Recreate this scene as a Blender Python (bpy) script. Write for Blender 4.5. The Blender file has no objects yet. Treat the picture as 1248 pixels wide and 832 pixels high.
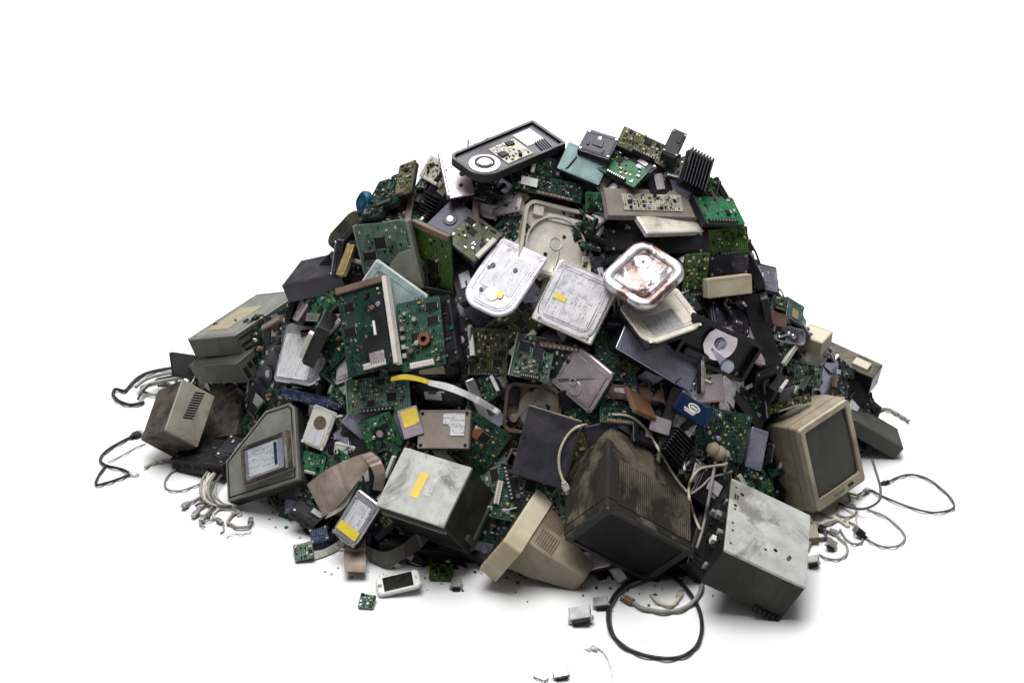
import bpy, math, random
from mathutils import Vector, Matrix
random.seed(11)
R = random.Random(5)
PI = math.pi
K = 0.0014                      # metres to one photograph pixel at 4 m
sc = bpy.context.scene
COL = sc.collection
# ------------------------------------------------------------------ camera
PITCH = math.radians(27); D = 4.0; F = D / K
FW = Vector((0, math.cos(PITCH), -math.sin(PITCH))); RT = Vector((1, 0, 0)); UP = Vector((0, math.sin(PITCH), math.cos(PITCH)))
TGT = Vector((-0.0112, 0, 154 * K / math.cos(PITCH)))
CAM = TGT - FW * D
cd = bpy.data.cameras.new('camera'); cam = bpy.data.objects.new('camera', cd); COL.objects.link(cam)
cd.lens = 36 * F / 1248; cd.sensor_width = 36; cd.clip_end = 200
cam.matrix_world = Matrix((( RT.x, UP.x, -FW.x, CAM.x), (RT.y, UP.y, -FW.y, CAM.y), (RT.z, UP.z, -FW.z, CAM.z), (0, 0, 0, 1)))
sc.camera = cam
def ray(px, py):
    return (FW + RT * ((px - 624) / F) + UP * ((416 - py) / F)).normalized()
def proj(p):
    d = p - CAM; z = d.dot(FW)
    return 624 + F * d.dot(RT) / z, 416 - F * d.dot(UP) / z
def on_ground(px, py, z=0.0):
    r = ray(px, py); return CAM + r * ((z - CAM.z) / r.z)
def on_plane_y(px, py, y=0.0):
    r = ray(px, py); return CAM + r * ((y - CAM.y) / r.y)
# ------------------------------------------------------------------ heap shape
SIL = [(222, 520), (226, 490), (232, 460), (238, 440), (235, 415), (285, 385), (340, 372), (372, 335), (400, 303), (430, 264), (452, 240), (505, 215), (545, 200), (575, 180), (640, 166), (700, 176), (760, 172),
       (830, 180), (868, 205), (900, 250), (915, 300), (945, 338), (975, 382), (1010, 420), (1050, 462), (1066, 482), (1073, 505), (1078, 526)]
FRO = [(222, 500), (262, 510), (292, 550), (330, 618), (400, 660), (460, 690), (520, 690), (600, 694), (680, 700), (760, 712), (830, 706), (890, 690), (930, 640), (970, 604), (1010, 575), (1040, 550), (1080, 528)]
def interp(T, x):
    if x <= T[0][0]: return T[0][1]
    for (a, b), (c, d) in zip(T, T[1:]):
        if x <= c: return b + (d - b) * (x - a) / (c - a)
    return T[-1][1]
RYP = [(200, .27), (262, .21), (300, .14), (350, .05), (400, 0), (960, 0), (1000, .04), (1040, .08), (1080, .12)]      # the ridge bends back at both ends
ZT = [(lambda p: (p.x, max(0, p.z)))(on_plane_y(s[0], s[1], interp(RYP, s[0]))) for s in SIL]
YT = sorted((lambda p: (p.x, max(0.02, interp(RYP, s[0]) - p.y)))(on_ground(*s)) for s in FRO)
RY = [(on_plane_y(a, 400, y).x, y) for a, y in RYP]
X0, X1 = ZT[0][0], ZT[-1][0]
def smooth(T, x, w=0.05):
    return sum(interp(T, x + k * w / 2) * c for k, c in ((-2, 1), (-1, 2), (0, 3), (1, 2), (2, 1))) / 9
NS = 400
SY = [smooth(YT, X0 + (X1 - X0) * i / NS) for i in range(NS + 1)]; SR = [interp(RY, X0 + (X1 - X0) * i / NS) for i in range(NS + 1)]; SZ = [smooth(ZT, X0 + (X1 - X0) * i / NS, .02) for i in range(NS + 1)]
def heap(x, y):
    if x < X0 or x > X1 or abs(y) > .9: return 0.0
    i = min(NS, int((x - X0) / (X1 - X0) * NS)); yf = SY[i]; y -= SR[i]
    yy = -y / yf if y < 0 else y / (yf * 0.9 + 0.05)
    if yy >= 1: return 0.0
    return SZ[i] * (1 - yy ** 1.12)
def normal(x, y, e=0.04):
    return Vector(((heap(x - e, y) - heap(x + e, y)) / (2 * e), (heap(x, y - e) - heap(x, y + e)) / (2 * e), 1)).normalized()
def on_heap(px, py):
    r = ray(px, py); t = 3.0
    while t < 5.6:
        p = CAM + r * t
        if p.z <= heap(p.x, p.y) or p.z <= 0: return p
        if p.y > (interp(RY, p.x)) and p.x > X0 and p.x < X1 and p.z > heap(p.x, p.y): return p   # past the ridge: stand it on the ridge plane
        t += 0.004 if p.z < .75 else .04
    return p
# ------------------------------------------------------------------ materials
MATS = {}
class NT:
    def __init__(s, name):
        s.m = bpy.data.materials.new(name); s.m.use_nodes = True; s.t = s.m.node_tree; s.n = s.t.nodes; s.l = s.t.links
        s.b = s.n['Principled BSDF']
        tc = s.n.new('ShaderNodeTexCoord'); oi = s.n.new('ShaderNodeObjectInfo')
        ad = s.n.new('ShaderNodeVectorMath'); ad.operation = 'MULTIPLY_ADD'
        s.l.new(oi.outputs['Random'], ad.inputs[0]); ad.inputs[1].default_value = (7, 5, 3); s.l.new(tc.outputs['Object'], ad.inputs[2])
        s.co = ad.outputs[0]; s.obj = tc.outputs['Object']; s.uv = tc.outputs['UV']; s.rnd = oi.outputs['Random']
    def noise(s, sc_, det=4, rough=.6, vec=None, dist=0):
        n = s.n.new('ShaderNodeTexNoise'); n.inputs['Scale'].default_value = sc_; n.inputs['Detail'].default_value = det; n.inputs['Roughness'].default_value = rough; n.inputs['Distortion'].default_value = dist
        s.l.new(vec or s.co, n.inputs['Vector']); return n.outputs['Fac']
    def ramp(s, v, a, b, lo=0., hi=1.):
        n = s.n.new('ShaderNodeMapRange'); s.l.new(v, n.inputs[0]); n.inputs[1].default_value = a; n.inputs[2].default_value = b; n.inputs[3].default_value = lo; n.inputs[4].default_value = hi; return n.outputs[0]
    def mix(s, f, a, b):
        n = s.n.new('ShaderNodeMix'); n.data_type = 'RGBA'
        for v, i in ((f, 0), (a, 6), (b, 7)):
            if hasattr(v, 'is_linked'): s.l.new(v, n.inputs[i])
            elif i == 0: n.inputs[0].default_value = v
            else: n.inputs[i].default_value = (v[0], v[1], v[2], 1)
        return n.outputs[2]
    def math(s, op, a, b=0., c=None):
        n = s.n.new('ShaderNodeMath'); n.operation = op
        for i, v in enumerate((a, b) if c is None else (a, b, c)):
            if hasattr(v, 'is_linked'): s.l.new(v, n.inputs[i])
            else: n.inputs[i].default_value = v
        return n.outputs[0]
    def stretch(s, x, y, z, vec=None):
        n = s.n.new('ShaderNodeVectorMath'); n.operation = 'MULTIPLY'; s.l.new(vec or s.co, n.inputs[0]); n.inputs[1].default_value = (x, y, z); return n.outputs[0]
    def out(s, col=None, rough=None, metal=None, bump=None, bs=.3, bd=.001):
        for k, v in (('Base Color', col), ('Roughness', rough), ('Metallic', metal)):
            if v is None: continue
            if hasattr(v, 'is_linked'): s.l.new(v, s.b.inputs[k])
            else: s.b.inputs[k].default_value = (v[0], v[1], v[2], 1) if k == 'Base Color' else v
        if bump is not None:
            n = s.n.new('ShaderNodeBump'); n.inputs['Strength'].default_value = bs; n.inputs['Distance'].default_value = bd
            s.l.new(bump, n.inputs['Height']); s.l.new(n.outputs[0], s.b.inputs['Normal'])
        return s.m
def plain(name, col, rough=.5, metal=0., var=.35, dirt=.35, dcol=(.05, .042, .03), bs=.25, scl=30, spec=.25, scratch=.3, dl=(.5, .62)):
    t = NT(name)
    n1 = t.noise(scl, 6, .65); n2 = t.noise(scl * .35, 5, .7, dist=.6); n3 = t.noise(60, 3, .6, t.stretch(8, .7, 1)); n4 = t.noise(60, 3, .6, t.stretch(.7, 8, 1))
    c = t.mix(t.ramp(n1, .3, .7), [v * (1 - var) for v in col], [min(1, v * (1 + var * .5)) for v in col])
    c = t.mix(t.math('MULTIPLY', t.ramp(n2, *dl), dirt), c, dcol)
    sp = t.ramp(t.noise(scl * 9, 2, .5), .68, .74)
    c = t.mix(t.math('MULTIPLY', sp, dirt * .9), c, dcol)
    if scratch: c = t.mix(t.math('MULTIPLY', t.math('ADD', t.ramp(n3, .68, .76), t.ramp(n4, .7, .77)), scratch), c, [min(.85, v * 1.7 + .03) for v in col])
    t.b.inputs['Specular IOR Level'].default_value = spec
    rr = t.math('ADD', t.ramp(n1, .3, .7, max(.05, rough - .1), min(1, rough + .12)), t.math('MULTIPLY', t.ramp(n2, .5, .7), dirt * .4))
    mm = metal if not metal else t.math('MULTIPLY', t.math('SUBTRACT', 1., t.math('MULTIPLY', t.ramp(n2, *dl), dirt)), metal)
    return t.out(c, rr, mm, t.math('ADD', n1, t.math('MULTIPLY', sp, .6)), bs)
def steel(name, col, rough=.3, dirt=.2, metal=.9):      # brushed and mottled bright metal
    t = NT(name)
    n1 = t.noise(14, 4, .55, dist=.8); n2 = t.noise(45, 5, .7); n3 = t.noise(50, 3, .5, t.stretch(1, 9, 1)); n5 = t.noise(9, 2, .5)
    c = t.mix(t.ramp(n1, .35, .65), [v * .62 for v in col], col)
    c = t.mix(t.math('MULTIPLY', t.ramp(n5, .5, .7), .35), c, (col[0] * .75, col[1] * .62, col[2] * .68))
    c = t.mix(t.math('MULTIPLY', t.ramp(n2, .56, .7), dirt), c, (.14, .11, .08))
    c = t.mix(t.math('MULTIPLY', t.ramp(n3, .66, .75), .35), c, [v * .4 for v in col])
    return t.out(c, t.ramp(n2, .3, .7, rough - .08, rough + .15), metal, t.math('ADD', n1, t.math('MULTIPLY', n2, .25)), .35, .002)
def pcb(name, g, trace, dark=.5):
    t = NT(name)
    n1 = t.noise(22, 4); sx = t.n.new('ShaderNodeSeparateXYZ'); t.l.new(t.co, sx.inputs[0]); X, Y = sx.outputs[0], sx.outputs[1]
    def lines(v, f, w): return t.math('LESS_THAN', t.math('FRACT', t.math('MULTIPLY', v, f)), w)
    vo = t.n.new('ShaderNodeTexVoronoi'); vo.inputs['Scale'].default_value = 75; vo.distance = 'CHEBYCHEV'; t.l.new(t.co, vo.inputs['Vector'])
    sc3 = t.n.new('ShaderNodeSeparateColor'); t.l.new(vo.outputs['Color'], sc3.inputs[0]); r, g2 = sc3.outputs[0], sc3.outputs[1]
    lx = t.math('MULTIPLY', lines(X, 260, .4), t.math('GREATER_THAN', r, .62))
    ly = t.math('MULTIPLY', lines(Y, 260, .4), t.math('LESS_THAN', r, .3))
    c = t.mix(t.ramp(n1, .3, .7), [v * dark for v in g], g)
    c = t.mix(t.math('MULTIPLY', t.math('GREATER_THAN', g2, .72), .45), c, [v * .35 for v in g])
    c = t.mix(t.math('MULTIPLY', t.math('ADD', lx, ly), .6), c, trace)
    v2 = t.n.new('ShaderNodeTexVoronoi'); v2.inputs['Scale'].default_value = 190; t.l.new(t.co, v2.inputs['Vector'])
    pad = t.math('MULTIPLY', t.math('LESS_THAN', v2.outputs['Distance'], .3), t.math('GREATER_THAN', t.noise(35, 2), .53))
    c = t.mix(t.math('MULTIPLY', pad, .35), c, (.24, .23, .18))
    d = t.ramp(t.noise(26, 5, .7), .54, .7)
    c = t.mix(t.math('MULTIPLY', d, .75), c, (.018, .017, .012)); t.b.inputs['Specular IOR Level'].default_value = .22
    return t.out(c, t.ramp(n1, .3, .7, .35, .6), 0., t.math('ADD', pad, n1), .3, .0006)
def printed(name, base, ink, f=290, dens=.5, top=None, frac=0., topcol=(.75, .55, .05)):
    t = NT(name)
    sx = t.n.new('ShaderNodeSeparateXYZ'); t.l.new(t.obj, sx.inputs[0]); X, Y = sx.outputs[0], sx.outputs[1]
    row = t.math('FLOOR', t.math('MULTIPLY', Y, f)); inrow = t.math('LESS_THAN', t.math('FRACT', t.math('MULTIPLY', Y, f)), .55)
    cv = t.n.new('ShaderNodeCombineXYZ'); t.l.new(t.math('MULTIPLY', X, f * 2.4), cv.inputs[0]); t.l.new(t.math('MULTIPLY', row, 7.31), cv.inputs[1]); t.l.new(t.math('MULTIPLY', t.rnd, 50.), cv.inputs[2])
    wn = t.noise(1., 1, .4, cv.outputs[0])
    cb = t.n.new('ShaderNodeCombineXYZ'); t.l.new(t.math('MULTIPLY', X, 40.), cb.inputs[0]); t.l.new(t.math('MULTIPLY', row, .9), cb.inputs[1]); t.l.new(t.math('MULTIPLY', t.rnd, 31.), cb.inputs[2])
    blk = t.noise(1., 1, .4, cb.outputs[0])
    inkm = t.math('MULTIPLY', t.math('MULTIPLY', inrow, t.math('GREATER_THAN', wn, .5)), t.math('GREATER_THAN', blk, 1 - dens))
    n1 = t.noise(30, 5, .7)
    c = t.mix(t.ramp(n1, .35, .75), base, [v * .72 for v in base])
    c = t.mix(t.math('MULTIPLY', inkm, .8), c, ink)
    c = t.mix(t.math('MULTIPLY', t.ramp(t.noise(18, 5, .7), .58, .7), .4), c, (.2, .15, .12))
    return t.out(c, .5, 0.)
def floor_mat():
    t = NT('floor_white'); t.b.inputs['Specular IOR Level'].default_value = .25
    n = t.noise(3, 5, .6, t.obj); return t.out(t.mix(t.ramp(n, .3, .7), (.56, .56, .56), (.55, .55, .548)), .55)
def ribbon_mat(name, col, lo):
    t = NT(name); sx = t.n.new('ShaderNodeSeparateXYZ'); t.l.new(t.uv, sx.inputs[0])
    ln = t.math('LESS_THAN', t.math('FRACT', t.math('MULTIPLY', sx.outputs[0], 13.)), .25)
    c = t.mix(t.ramp(t.noise(25, 4), .3, .7), lo, col); c = t.mix(t.math('MULTIPLY', ln, .45), c, [v * .5 for v in col])
    c = t.mix(t.math('MULTIPLY', t.ramp(t.noise(12, 5, .7), .52, .66), .5), c, (.06, .045, .03))
    return t.out(c, .55)
def mottled(name):      # bright metal, brown reflections painted in as noise patches
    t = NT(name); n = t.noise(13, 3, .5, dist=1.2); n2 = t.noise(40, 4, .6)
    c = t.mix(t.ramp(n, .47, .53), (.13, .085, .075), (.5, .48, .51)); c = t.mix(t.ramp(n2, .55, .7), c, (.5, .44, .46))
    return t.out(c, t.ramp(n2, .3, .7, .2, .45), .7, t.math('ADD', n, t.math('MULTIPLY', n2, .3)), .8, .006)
def plat(name, col, rough):
    t = NT(name); return t.out(t.mix(t.ramp(t.noise(7, 3, .6, dist=1.5), .35, .65), [v * .45 for v in col], col), rough, 1., t.noise(6, 2), .2, .004)
mt = {
 'black': plain('black_plastic', (.006, .006, .007), .45, 0, .4, .3, (.03, .026, .022), spec=.25),
 'black_cast': plain('black_casting', (.006, .0055, .0075), .4, 0, .4, .3, (.025, .021, .022), spec=.22),
 'graphite': plain('graphite_casting', (.02, .0185, .024), .32, .6, .4, .3, (.05, .04, .03)),
 'olive': plain('olive_dark', (.018, .017, .01), .6, 0, .5, .5, (.015, .013, .01)),
 'iron': plain('dull_iron', (.045, .042, .05), .4, .5, .4, .4, (.04, .035, .03)),
 'zinc': plain('zinc_sheet', (.17, .175, .155), .5, .3, .25, .7, (.1, .1, .08), scratch=.4),
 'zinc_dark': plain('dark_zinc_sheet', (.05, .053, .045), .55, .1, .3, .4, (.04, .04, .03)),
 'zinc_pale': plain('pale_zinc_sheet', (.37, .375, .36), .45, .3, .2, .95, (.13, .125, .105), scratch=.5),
 'taupe': plain('brown_grey_plastic', (.095, .077, .056), .55, 0, .6, .95, (.01, .0085, .006), dl=(.46, .54), scl=22, scratch=.35),
 'taupe_dark': plain('dark_brown_plastic', (.06, .046, .036), .65, 0, .75, .9, (.012, .01, .008), scl=55, scratch=.8, bs=.9),
 'cream': plain('yellowed_cream_plastic', (.38, .34, .25), .5, 0, .2, .6, (.25, .2, .12), scl=14),
 'beige': plain('aged_beige_plastic', (.215, .185, .135), .55, 0, .3, .75, (.1, .075, .045), scl=16),
 'off_white': plain('off_white_plastic', (.45, .43, .4), .45, 0, .15, .3, (.3, .27, .22)),
 'glass': plain('dark_screen_glass', (.01, .012, .01), .22, 0, .5, .3, (.05, .05, .04), bs=.03, spec=.2, scratch=.15),
 'dusty_glass': plain('dusty_screen_glass', (.02, .021, .018), .35, 0, .5, .7, (.045, .043, .036), bs=.05, spec=.3, scratch=.2),
 'mottled': mottled('painted_reflection_chrome'),
 'silver': steel('bright_silver_cover', (.53, .52, .55), .27, .7, .7),
 'silver_matte': steel('worn_silver_cover', (.5, .485, .53), .5, .55, .35),
 'silver_cream': steel('cream_silver_cover', (.7, .655, .56), .34, .6, .5),
 'silver_pink': steel('pinkish_silver_cover', (.44, .38, .41), .3, .5, .5),
 'silver_blue': steel('bluish_silver_cover', (.33, .33, .42), .26, .5, .55),
 'chrome': steel('chrome_shell', (.56, .54, .57), .14, .25, 1.),
 'pale_teal': plain('pale_teal_metal', (.3, .39, .38), .4, .5, .25, .3, (.2, .22, .2)),
 'teal': plain('teal_grey_metal', (.13, .19, .19), .4, .5, .35, .3, (.05, .07, .07)),
 'brownmetal': plain('brown_grey_metal', (.2, .17, .145), .45, .4, .15, .25, (.08, .06, .05)),
 'umber': plain('umber_plastic', (.12, .075, .055), .5, 0, .3, .3, (.05, .03, .02)),
 'purple': plain('purple_black_casting', (.022, .019, .03), .32, .4, .5, .3, (.09, .075, .1)),
 'mirror': plat('platter_mirror', (.6, .53, .58), .16),
 'mirror_brown': plat('brown_platter_mirror', (.065, .036, .028), .22),
 'copper': plain('copper', (.3, .13, .065), .35, .9, .3, .3),
 'gold': plain('brass', (.5, .38, .16), .35, .9, .3, .3),
 'pcb': pcb('green_circuit', (.005, .036, .023), (.03, .095, .055)),
 'pcb_dark': pcb('dark_green_circuit', (.003, .02, .015), (.018, .05, .036)),
 'pcb_bright': pcb('bright_green_circuit', (.006, .1, .042), (.05, .19, .085)),
 'pcb_olive': pcb('olive_circuit', (.04, .048, .018), (.13, .13, .05)),
 'pcb_lime': pcb('lime_circuit', (.03, .08, .008), (.08, .17, .02)),
 'pcb_grey': pcb('grey_green_circuit', (.045, .095, .07), (.14, .2, .155)),
 'pcb_blue': pcb('dark_blue_circuit', (.012, .02, .05), (.08, .11, .2)),
 'pcb_pale': pcb('pale_circuit', (.3, .3, .24), (.5, .48, .38)),
 'chip': plain('chip_resin', (.007, .007, .008), .5, 0, .2, .2, (.03, .03, .03), spec=.12),
 'shade_dark': plain('shade_dark_sheet', (.022, .0225, .019), .55, .1, .4, .5, (.06, .058, .05), spec=.2),  # near-black colour standing in for shade on sides, undersides and recesses
 'tan_bezel': plain('tan_bezel_plastic', (.33, .285, .21), .5, 0, .25, .6, (.12, .09, .05), scl=16),
 'tin': plain('tinned_contacts', (.34, .34, .33), .35, .8, .3, .3),
 'white': plain('white_plastic', (.55, .545, .53), .45, 0, .15, .4, (.35, .32, .28)),
 'blue': plain('blue_plastic', (.002, .014, .045), .4, 0, .2, .25, (.01, .02, .04)),
 'cyanblue': plain('bright_blue_plastic', (.003, .05, .1), .4, 0, .2, .2, (.01, .05, .08)),
 'orange': plain('orange_plastic', (.13, .065, .035), .5, 0, .2, .3),
 'foam': plain('cream_foam', (.26, .22, .165), .9, 0, .2, .2, (.25, .2, .15), bs=.8),
 'cable_black': plain('black_cable', (.014, .014, .015), .4, 0, .2, .1),
 'cable_grey': plain('grey_cable', (.2, .19, .17), .5, 0, .2, .3),
 'cable_white': plain('dirty_white_cable', (.42, .38, .3), .5, 0, .2, .3),
 'cable_dark': plain('dark_grey_cable', (.06, .06, .058), .45, 0, .2, .3),
 'label': printed('white_printed_label', (.48, .47, .485), (.06, .05, .07)),
 'label_fade': printed('faded_print', (.46, .455, .47), (.2, .19, .21), 270, .5),
 'label_grey': printed('grey_printed_label', (.34, .32, .325), (.09, .1, .1)),
 'label_blue': printed('blue_white_printed_label', (.33, .335, .35), (.02, .03, .08), 290, .5),
 'label_yellow': printed('yellow_label', (.62, .45, .06), (.2, .13, .02), 150, .3),
 'yellow': plain('yellow_tape', (.55, .42, .04), .5, 0, .15, .15, (.4, .3, .05)),
 'label_tan': printed('tan_label', (.25, .215, .13), (.2, .15, .07), 150, .3),
 'beige_band': plain('soiled_grey_band', (.22, .21, .17), .5, .2, .25, .8, (.08, .065, .045)),
 'cable_white2': plain('clean_white_cable', (.55, .54, .53), .5, 0, .1, .1),
 'ribbon': ribbon_mat('beige_ribbon', (.33, .26, .21), (.12, .09, .07)),
 'ribbon_grey': ribbon_mat('grey_ribbon', (.3, .29, .26), (.16, .155, .14)),
 'ribbon_dark': ribbon_mat('dark_ribbon', (.06, .056, .046), (.025, .023, .02)),
 'ribbon_white': ribbon_mat('white_ribbon', (.6, .6, .61), (.42, .42, .43)),
}
# ------------------------------------------------------------------ mesh builder
def rrect(L, W, r=0., cx=0., cy=0., seg=4, rs=None, rot=0.):
    """ccw outline; rs = radii of the corners (-x-y, +x-y, +x+y, -x+y)"""
    rs = rs or (r,) * 4; pts = []
    for i, (sx, sy) in enumerate(((-1, -1), (1, -1), (1, 1), (-1, 1))):
        rr = min(rs[i], L / 2 * .999, W / 2 * .999)
        ccx, ccy = sx * (L / 2 - rr), sy * (W / 2 - rr); a0 = PI + i * PI / 2
        n = seg if rr > 1e-6 else 0
        for k in range(n + 1):
            a = a0 + (PI / 2) * (k / n if n else 0.5)
            pts.append((ccx + rr * math.cos(a), ccy + rr * math.sin(a)) if n else (ccx, ccy))
    c, s = math.cos(rot), math.sin(rot)
    return [(cx + x * c - y * s, cy + x * s + y * c) for x, y in pts]
def circ(r, cx=0., cy=0., n=24, a=0.):
    return [(cx + r * math.cos(a + 2 * PI * k / n), cy + r * math.sin(a + 2 * PI * k / n)) for k in range(n)]
def inset(o, d):
    n = len(o); res = []
    for i in range(n):
        p, c, q = Vector(o[i - 1]), Vector(o[i]), Vector(o[(i + 1) % n])
        e1 = (c - p); e2 = (q - c)
        if e1.length < 1e-9: e1 = e2
        if e2.length < 1e-9: e2 = e1
        e1 = e1.normalized(); e2 = e2.normalized()
        n1 = Vector((-e1.y, e1.x)); n2 = Vector((-e2.y, e2.x)); m = n1 + n2
        if m.length < 1e-6: m = n1
        m.normalize(); k = max(.5, m.dot(n1)); c = c + m * (d / k); res.append((c.x, c.y))
    return res
class MB:
    def __init__(s): s.v = []; s.f = []; s.mi = []; s.xf = None; s.uv = {}
    def add(s, vs, fs, m=0):
        b = len(s.v)
        for v in vs:
            v = Vector(v); s.v.append(tuple(s.xf @ v if s.xf else v))
        for f in fs: s.f.append([b + i for i in f]); s.mi.append(m)
    def slab(s, o, z0, z1, ch=0., m=0):
        n = len(o); ch = min(ch, (z1 - z0) * .45)
        if ch > 0:
            i = inset(o, ch); rings = [[(x, y, z0) for x, y in o], [(x, y, z1 - ch) for x, y in o], [(x, y, z1) for x, y in i]]
        else: rings = [[(x, y, z0) for x, y in o], [(x, y, z1) for x, y in o]]
        vs = [v for r in rings for v in r]; fs = []
        for k in range(len(rings) - 1):
            for j in range(n): fs.append((k * n + j, k * n + (j + 1) % n, (k + 1) * n + (j + 1) % n, (k + 1) * n + j))
        fs.append(tuple(range((len(rings) - 1) * n, len(rings) * n))); fs.append(tuple(reversed(range(n))))
        s.add(vs, fs, m); return s
    def ring(s, o, i, z0, z1, m=0):
        n = len(o); vs = [(x, y, z0) for x, y in o] + [(x, y, z1) for x, y in o] + [(x, y, z1) for x, y in i] + [(x, y, z0) for x, y in i]; fs = []
        for j in range(n):
            k = (j + 1) % n
            for a in range(4): b = (a + 1) % 4; fs.append((a * n + j, a * n + k, b * n + k, b * n + j))
        s.add(vs, fs, m); return s
    def box(s, cx, cy, z0, sx, sy, sz, ch=0., m=0, rot=0.):
        return s.slab(rrect(sx, sy, 0, cx, cy, rot=rot), z0, z0 + sz, ch, m)
    def loft(s, rings, m=0):
        n = len(rings[0]); vs = [v for r in rings for v in r]; fs = []
        for k in range(len(rings) - 1):
            for j in range(n): fs.append((k * n + j, k * n + (j + 1) % n, (k + 1) * n + (j + 1) % n, (k + 1) * n + j))
        fs.append(tuple(reversed(range(n)))); fs.append(tuple(range((len(rings) - 1) * n, len(rings) * n)))
        s.add(vs, fs, m); return s
    def tube(s, pts, r, n=8, m=0, r1=None):
        pts = [Vector(p) for p in pts]; t = (pts[1] - pts[0]).normalized(); u = t.orthogonal().normalized(); vs = []
        for i, p in enumerate(pts):
            t2 = (pts[min(i + 1, len(pts) - 1)] - pts[max(i - 1, 0)]).normalized()
            u = (u - t2 * u.dot(t2)); u = u.normalized() if u.length > 1e-6 else t2.orthogonal().normalized(); w = t2.cross(u)
            rr = r if r1 is None else r + (r1 - r) * i / (len(pts) - 1)
            for k in range(n): a = 2 * PI * k / n; vs.append(p + u * (rr * math.cos(a)) + w * (rr * math.sin(a)))
        fs = []
        for i in range(len(pts) - 1):
            for k in range(n): fs.append((i * n + k, i * n + (k + 1) % n, (i + 1) * n + (k + 1) % n, (i + 1) * n + k))
        fs.append(tuple(reversed(range(n)))); fs.append(tuple(range((len(pts) - 1) * n, len(pts) * n)))
        s.add(vs, fs, m); return s
    def build(s, name, mats, parent=None, smooth=False):
        me = bpy.data.meshes.new(name); me.from_pydata([tuple(v) for v in s.v], [], s.f)
        for m in (mats if isinstance(mats, (list, tuple)) else [mats]): me.materials.append(mt[m])
        me.polygons.foreach_set('material_index', s.mi)
        if smooth: me.polygons.foreach_set('use_smooth', [True] * len(me.polygons))
        me.update(); o = bpy.data.objects.new(name, me); COL.objects.link(o)
        if parent is not None: o.parent = parent
        return o
def thing(name, label, cat, group=None, kind=None):
    o = bpy.data.objects.new(name, None); COL.objects.link(o); o.empty_display_size = .02
    tag(o, label, cat, group, kind); return o
def tag(o, label=None, cat=None, group=None, kind=None):
    for k, v in (('label', label), ('category', cat), ('group', group), ('kind', kind)):
        if v: o[k] = v
    return o
def faceA(L, W, t): return Matrix(((1, 0, 0, 0), (0, 0, -1, -W / 2), (0, 1, 0, t / 2), (0, 0, 0, 1)))       # u = x, v = z, out = -y
def faceB(L, W, t): return Matrix(((0, 0, -1, -L / 2), (-1, 0, 0, 0), (0, 1, 0, t / 2), (0, 0, 0, 1)))      # u = -y, v = z, out = -x
# ------------------------------------------------------------------ poses from outlines
def basis(px, py):
    r = ray(px, py); u = RT - r * RT.dot(r); u.normalize(); v = u.cross(r); v.normalize()
    if v.z < 0: v = -v
    return u, v, -r
def place(root, cf, x, y, n, t):
    x = x.normalized(); y = n.cross(x); y.normalize()
    o = cf - n * t
    root.matrix_world = Matrix(((x.x, y.x, n.x, o.x), (x.y, y.y, n.y, o.y), (x.z, y.z, n.z, o.z), (0, 0, 0, 1)))
def solve_quad(q, n0=None):
    """q: four pixel corners, ccw as seen.  Returns (x dir, normal, L, W in px)"""
    P = [Vector((a, -b)) for a, b in q]
    a = ((P[1] - P[0]) + (P[2] - P[3])) / 2; b = ((P[3] - P[0]) + (P[2] - P[1])) / 2
    c = sum(P, Vector((0, 0))) / 4; px, py = c.x, -c.y
    if a.x * b.y - a.y * b.x < 0: print('WARN clockwise quad', q)
    u, v, w = basis(px, py); k = a.dot(b)
    if n0 is None:
        p = on_heap(px, py); n0 = (normal(p.x, p.y) + w * .35).normalized()
    best = None; la, lb = a.length, b.length
    cand = []
    for i in range(-60, 61):
        s = i / 20.
        if abs(s) < 1e-3: s = 1e-3
        az = s * la; cand.append((az, -k / az)); bz = s * lb; cand.append((-k / bz, bz))
    for az, bz in cand:
        A = u * a.x + v * a.y + w * az; B = u * b.x + v * b.y + w * bz
        if A.length > 2.4 * la + 5 or B.length > 2.4 * lb + 5: continue
        n = A.cross(B).normalized(); e = -n.dot(n0) + .12 * (A.length / la - 1 + B.length / lb - 1)
        if best is None or e < best[0]: best = (e, A, B, n)
    if best is None:
        A = u * a.x + v * a.y; B = u * b.x + v * b.y; best = (0, A, B, A.cross(B).normalized())
    return (px, py), best[1], best[2], best[3]
def depth_scale(p): return K * (p - CAM).length / D
def obj_quad(root, q, t, lift=6, ground=False, n0=None, at=None):
    """returns L, W, t (metres); poses root later through the closure"""
    (px, py), A, B, n = solve_quad(q, n0)
    r = ray(px, py); p = at or on_heap(px, py)
    for _ in range(4):
        s = depth_scale(p)
        if ground:
            zs = min((A * (i * .5 * s) + B * (j * .5 * s) - n * (t * s * k)).z for i in (-1, 1) for j in (-1, 1) for k in (0, 1))
            zt = -zs + .001; p = CAM + r * ((zt - CAM.z) / r.z)
        else:
            p0 = at or on_heap(px, py); p = p0 - r * (lift * K)
    s = depth_scale(p)
    place(root, p, A, B, n, t * s)
    return A.length * s, B.length * s, t * s
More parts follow.
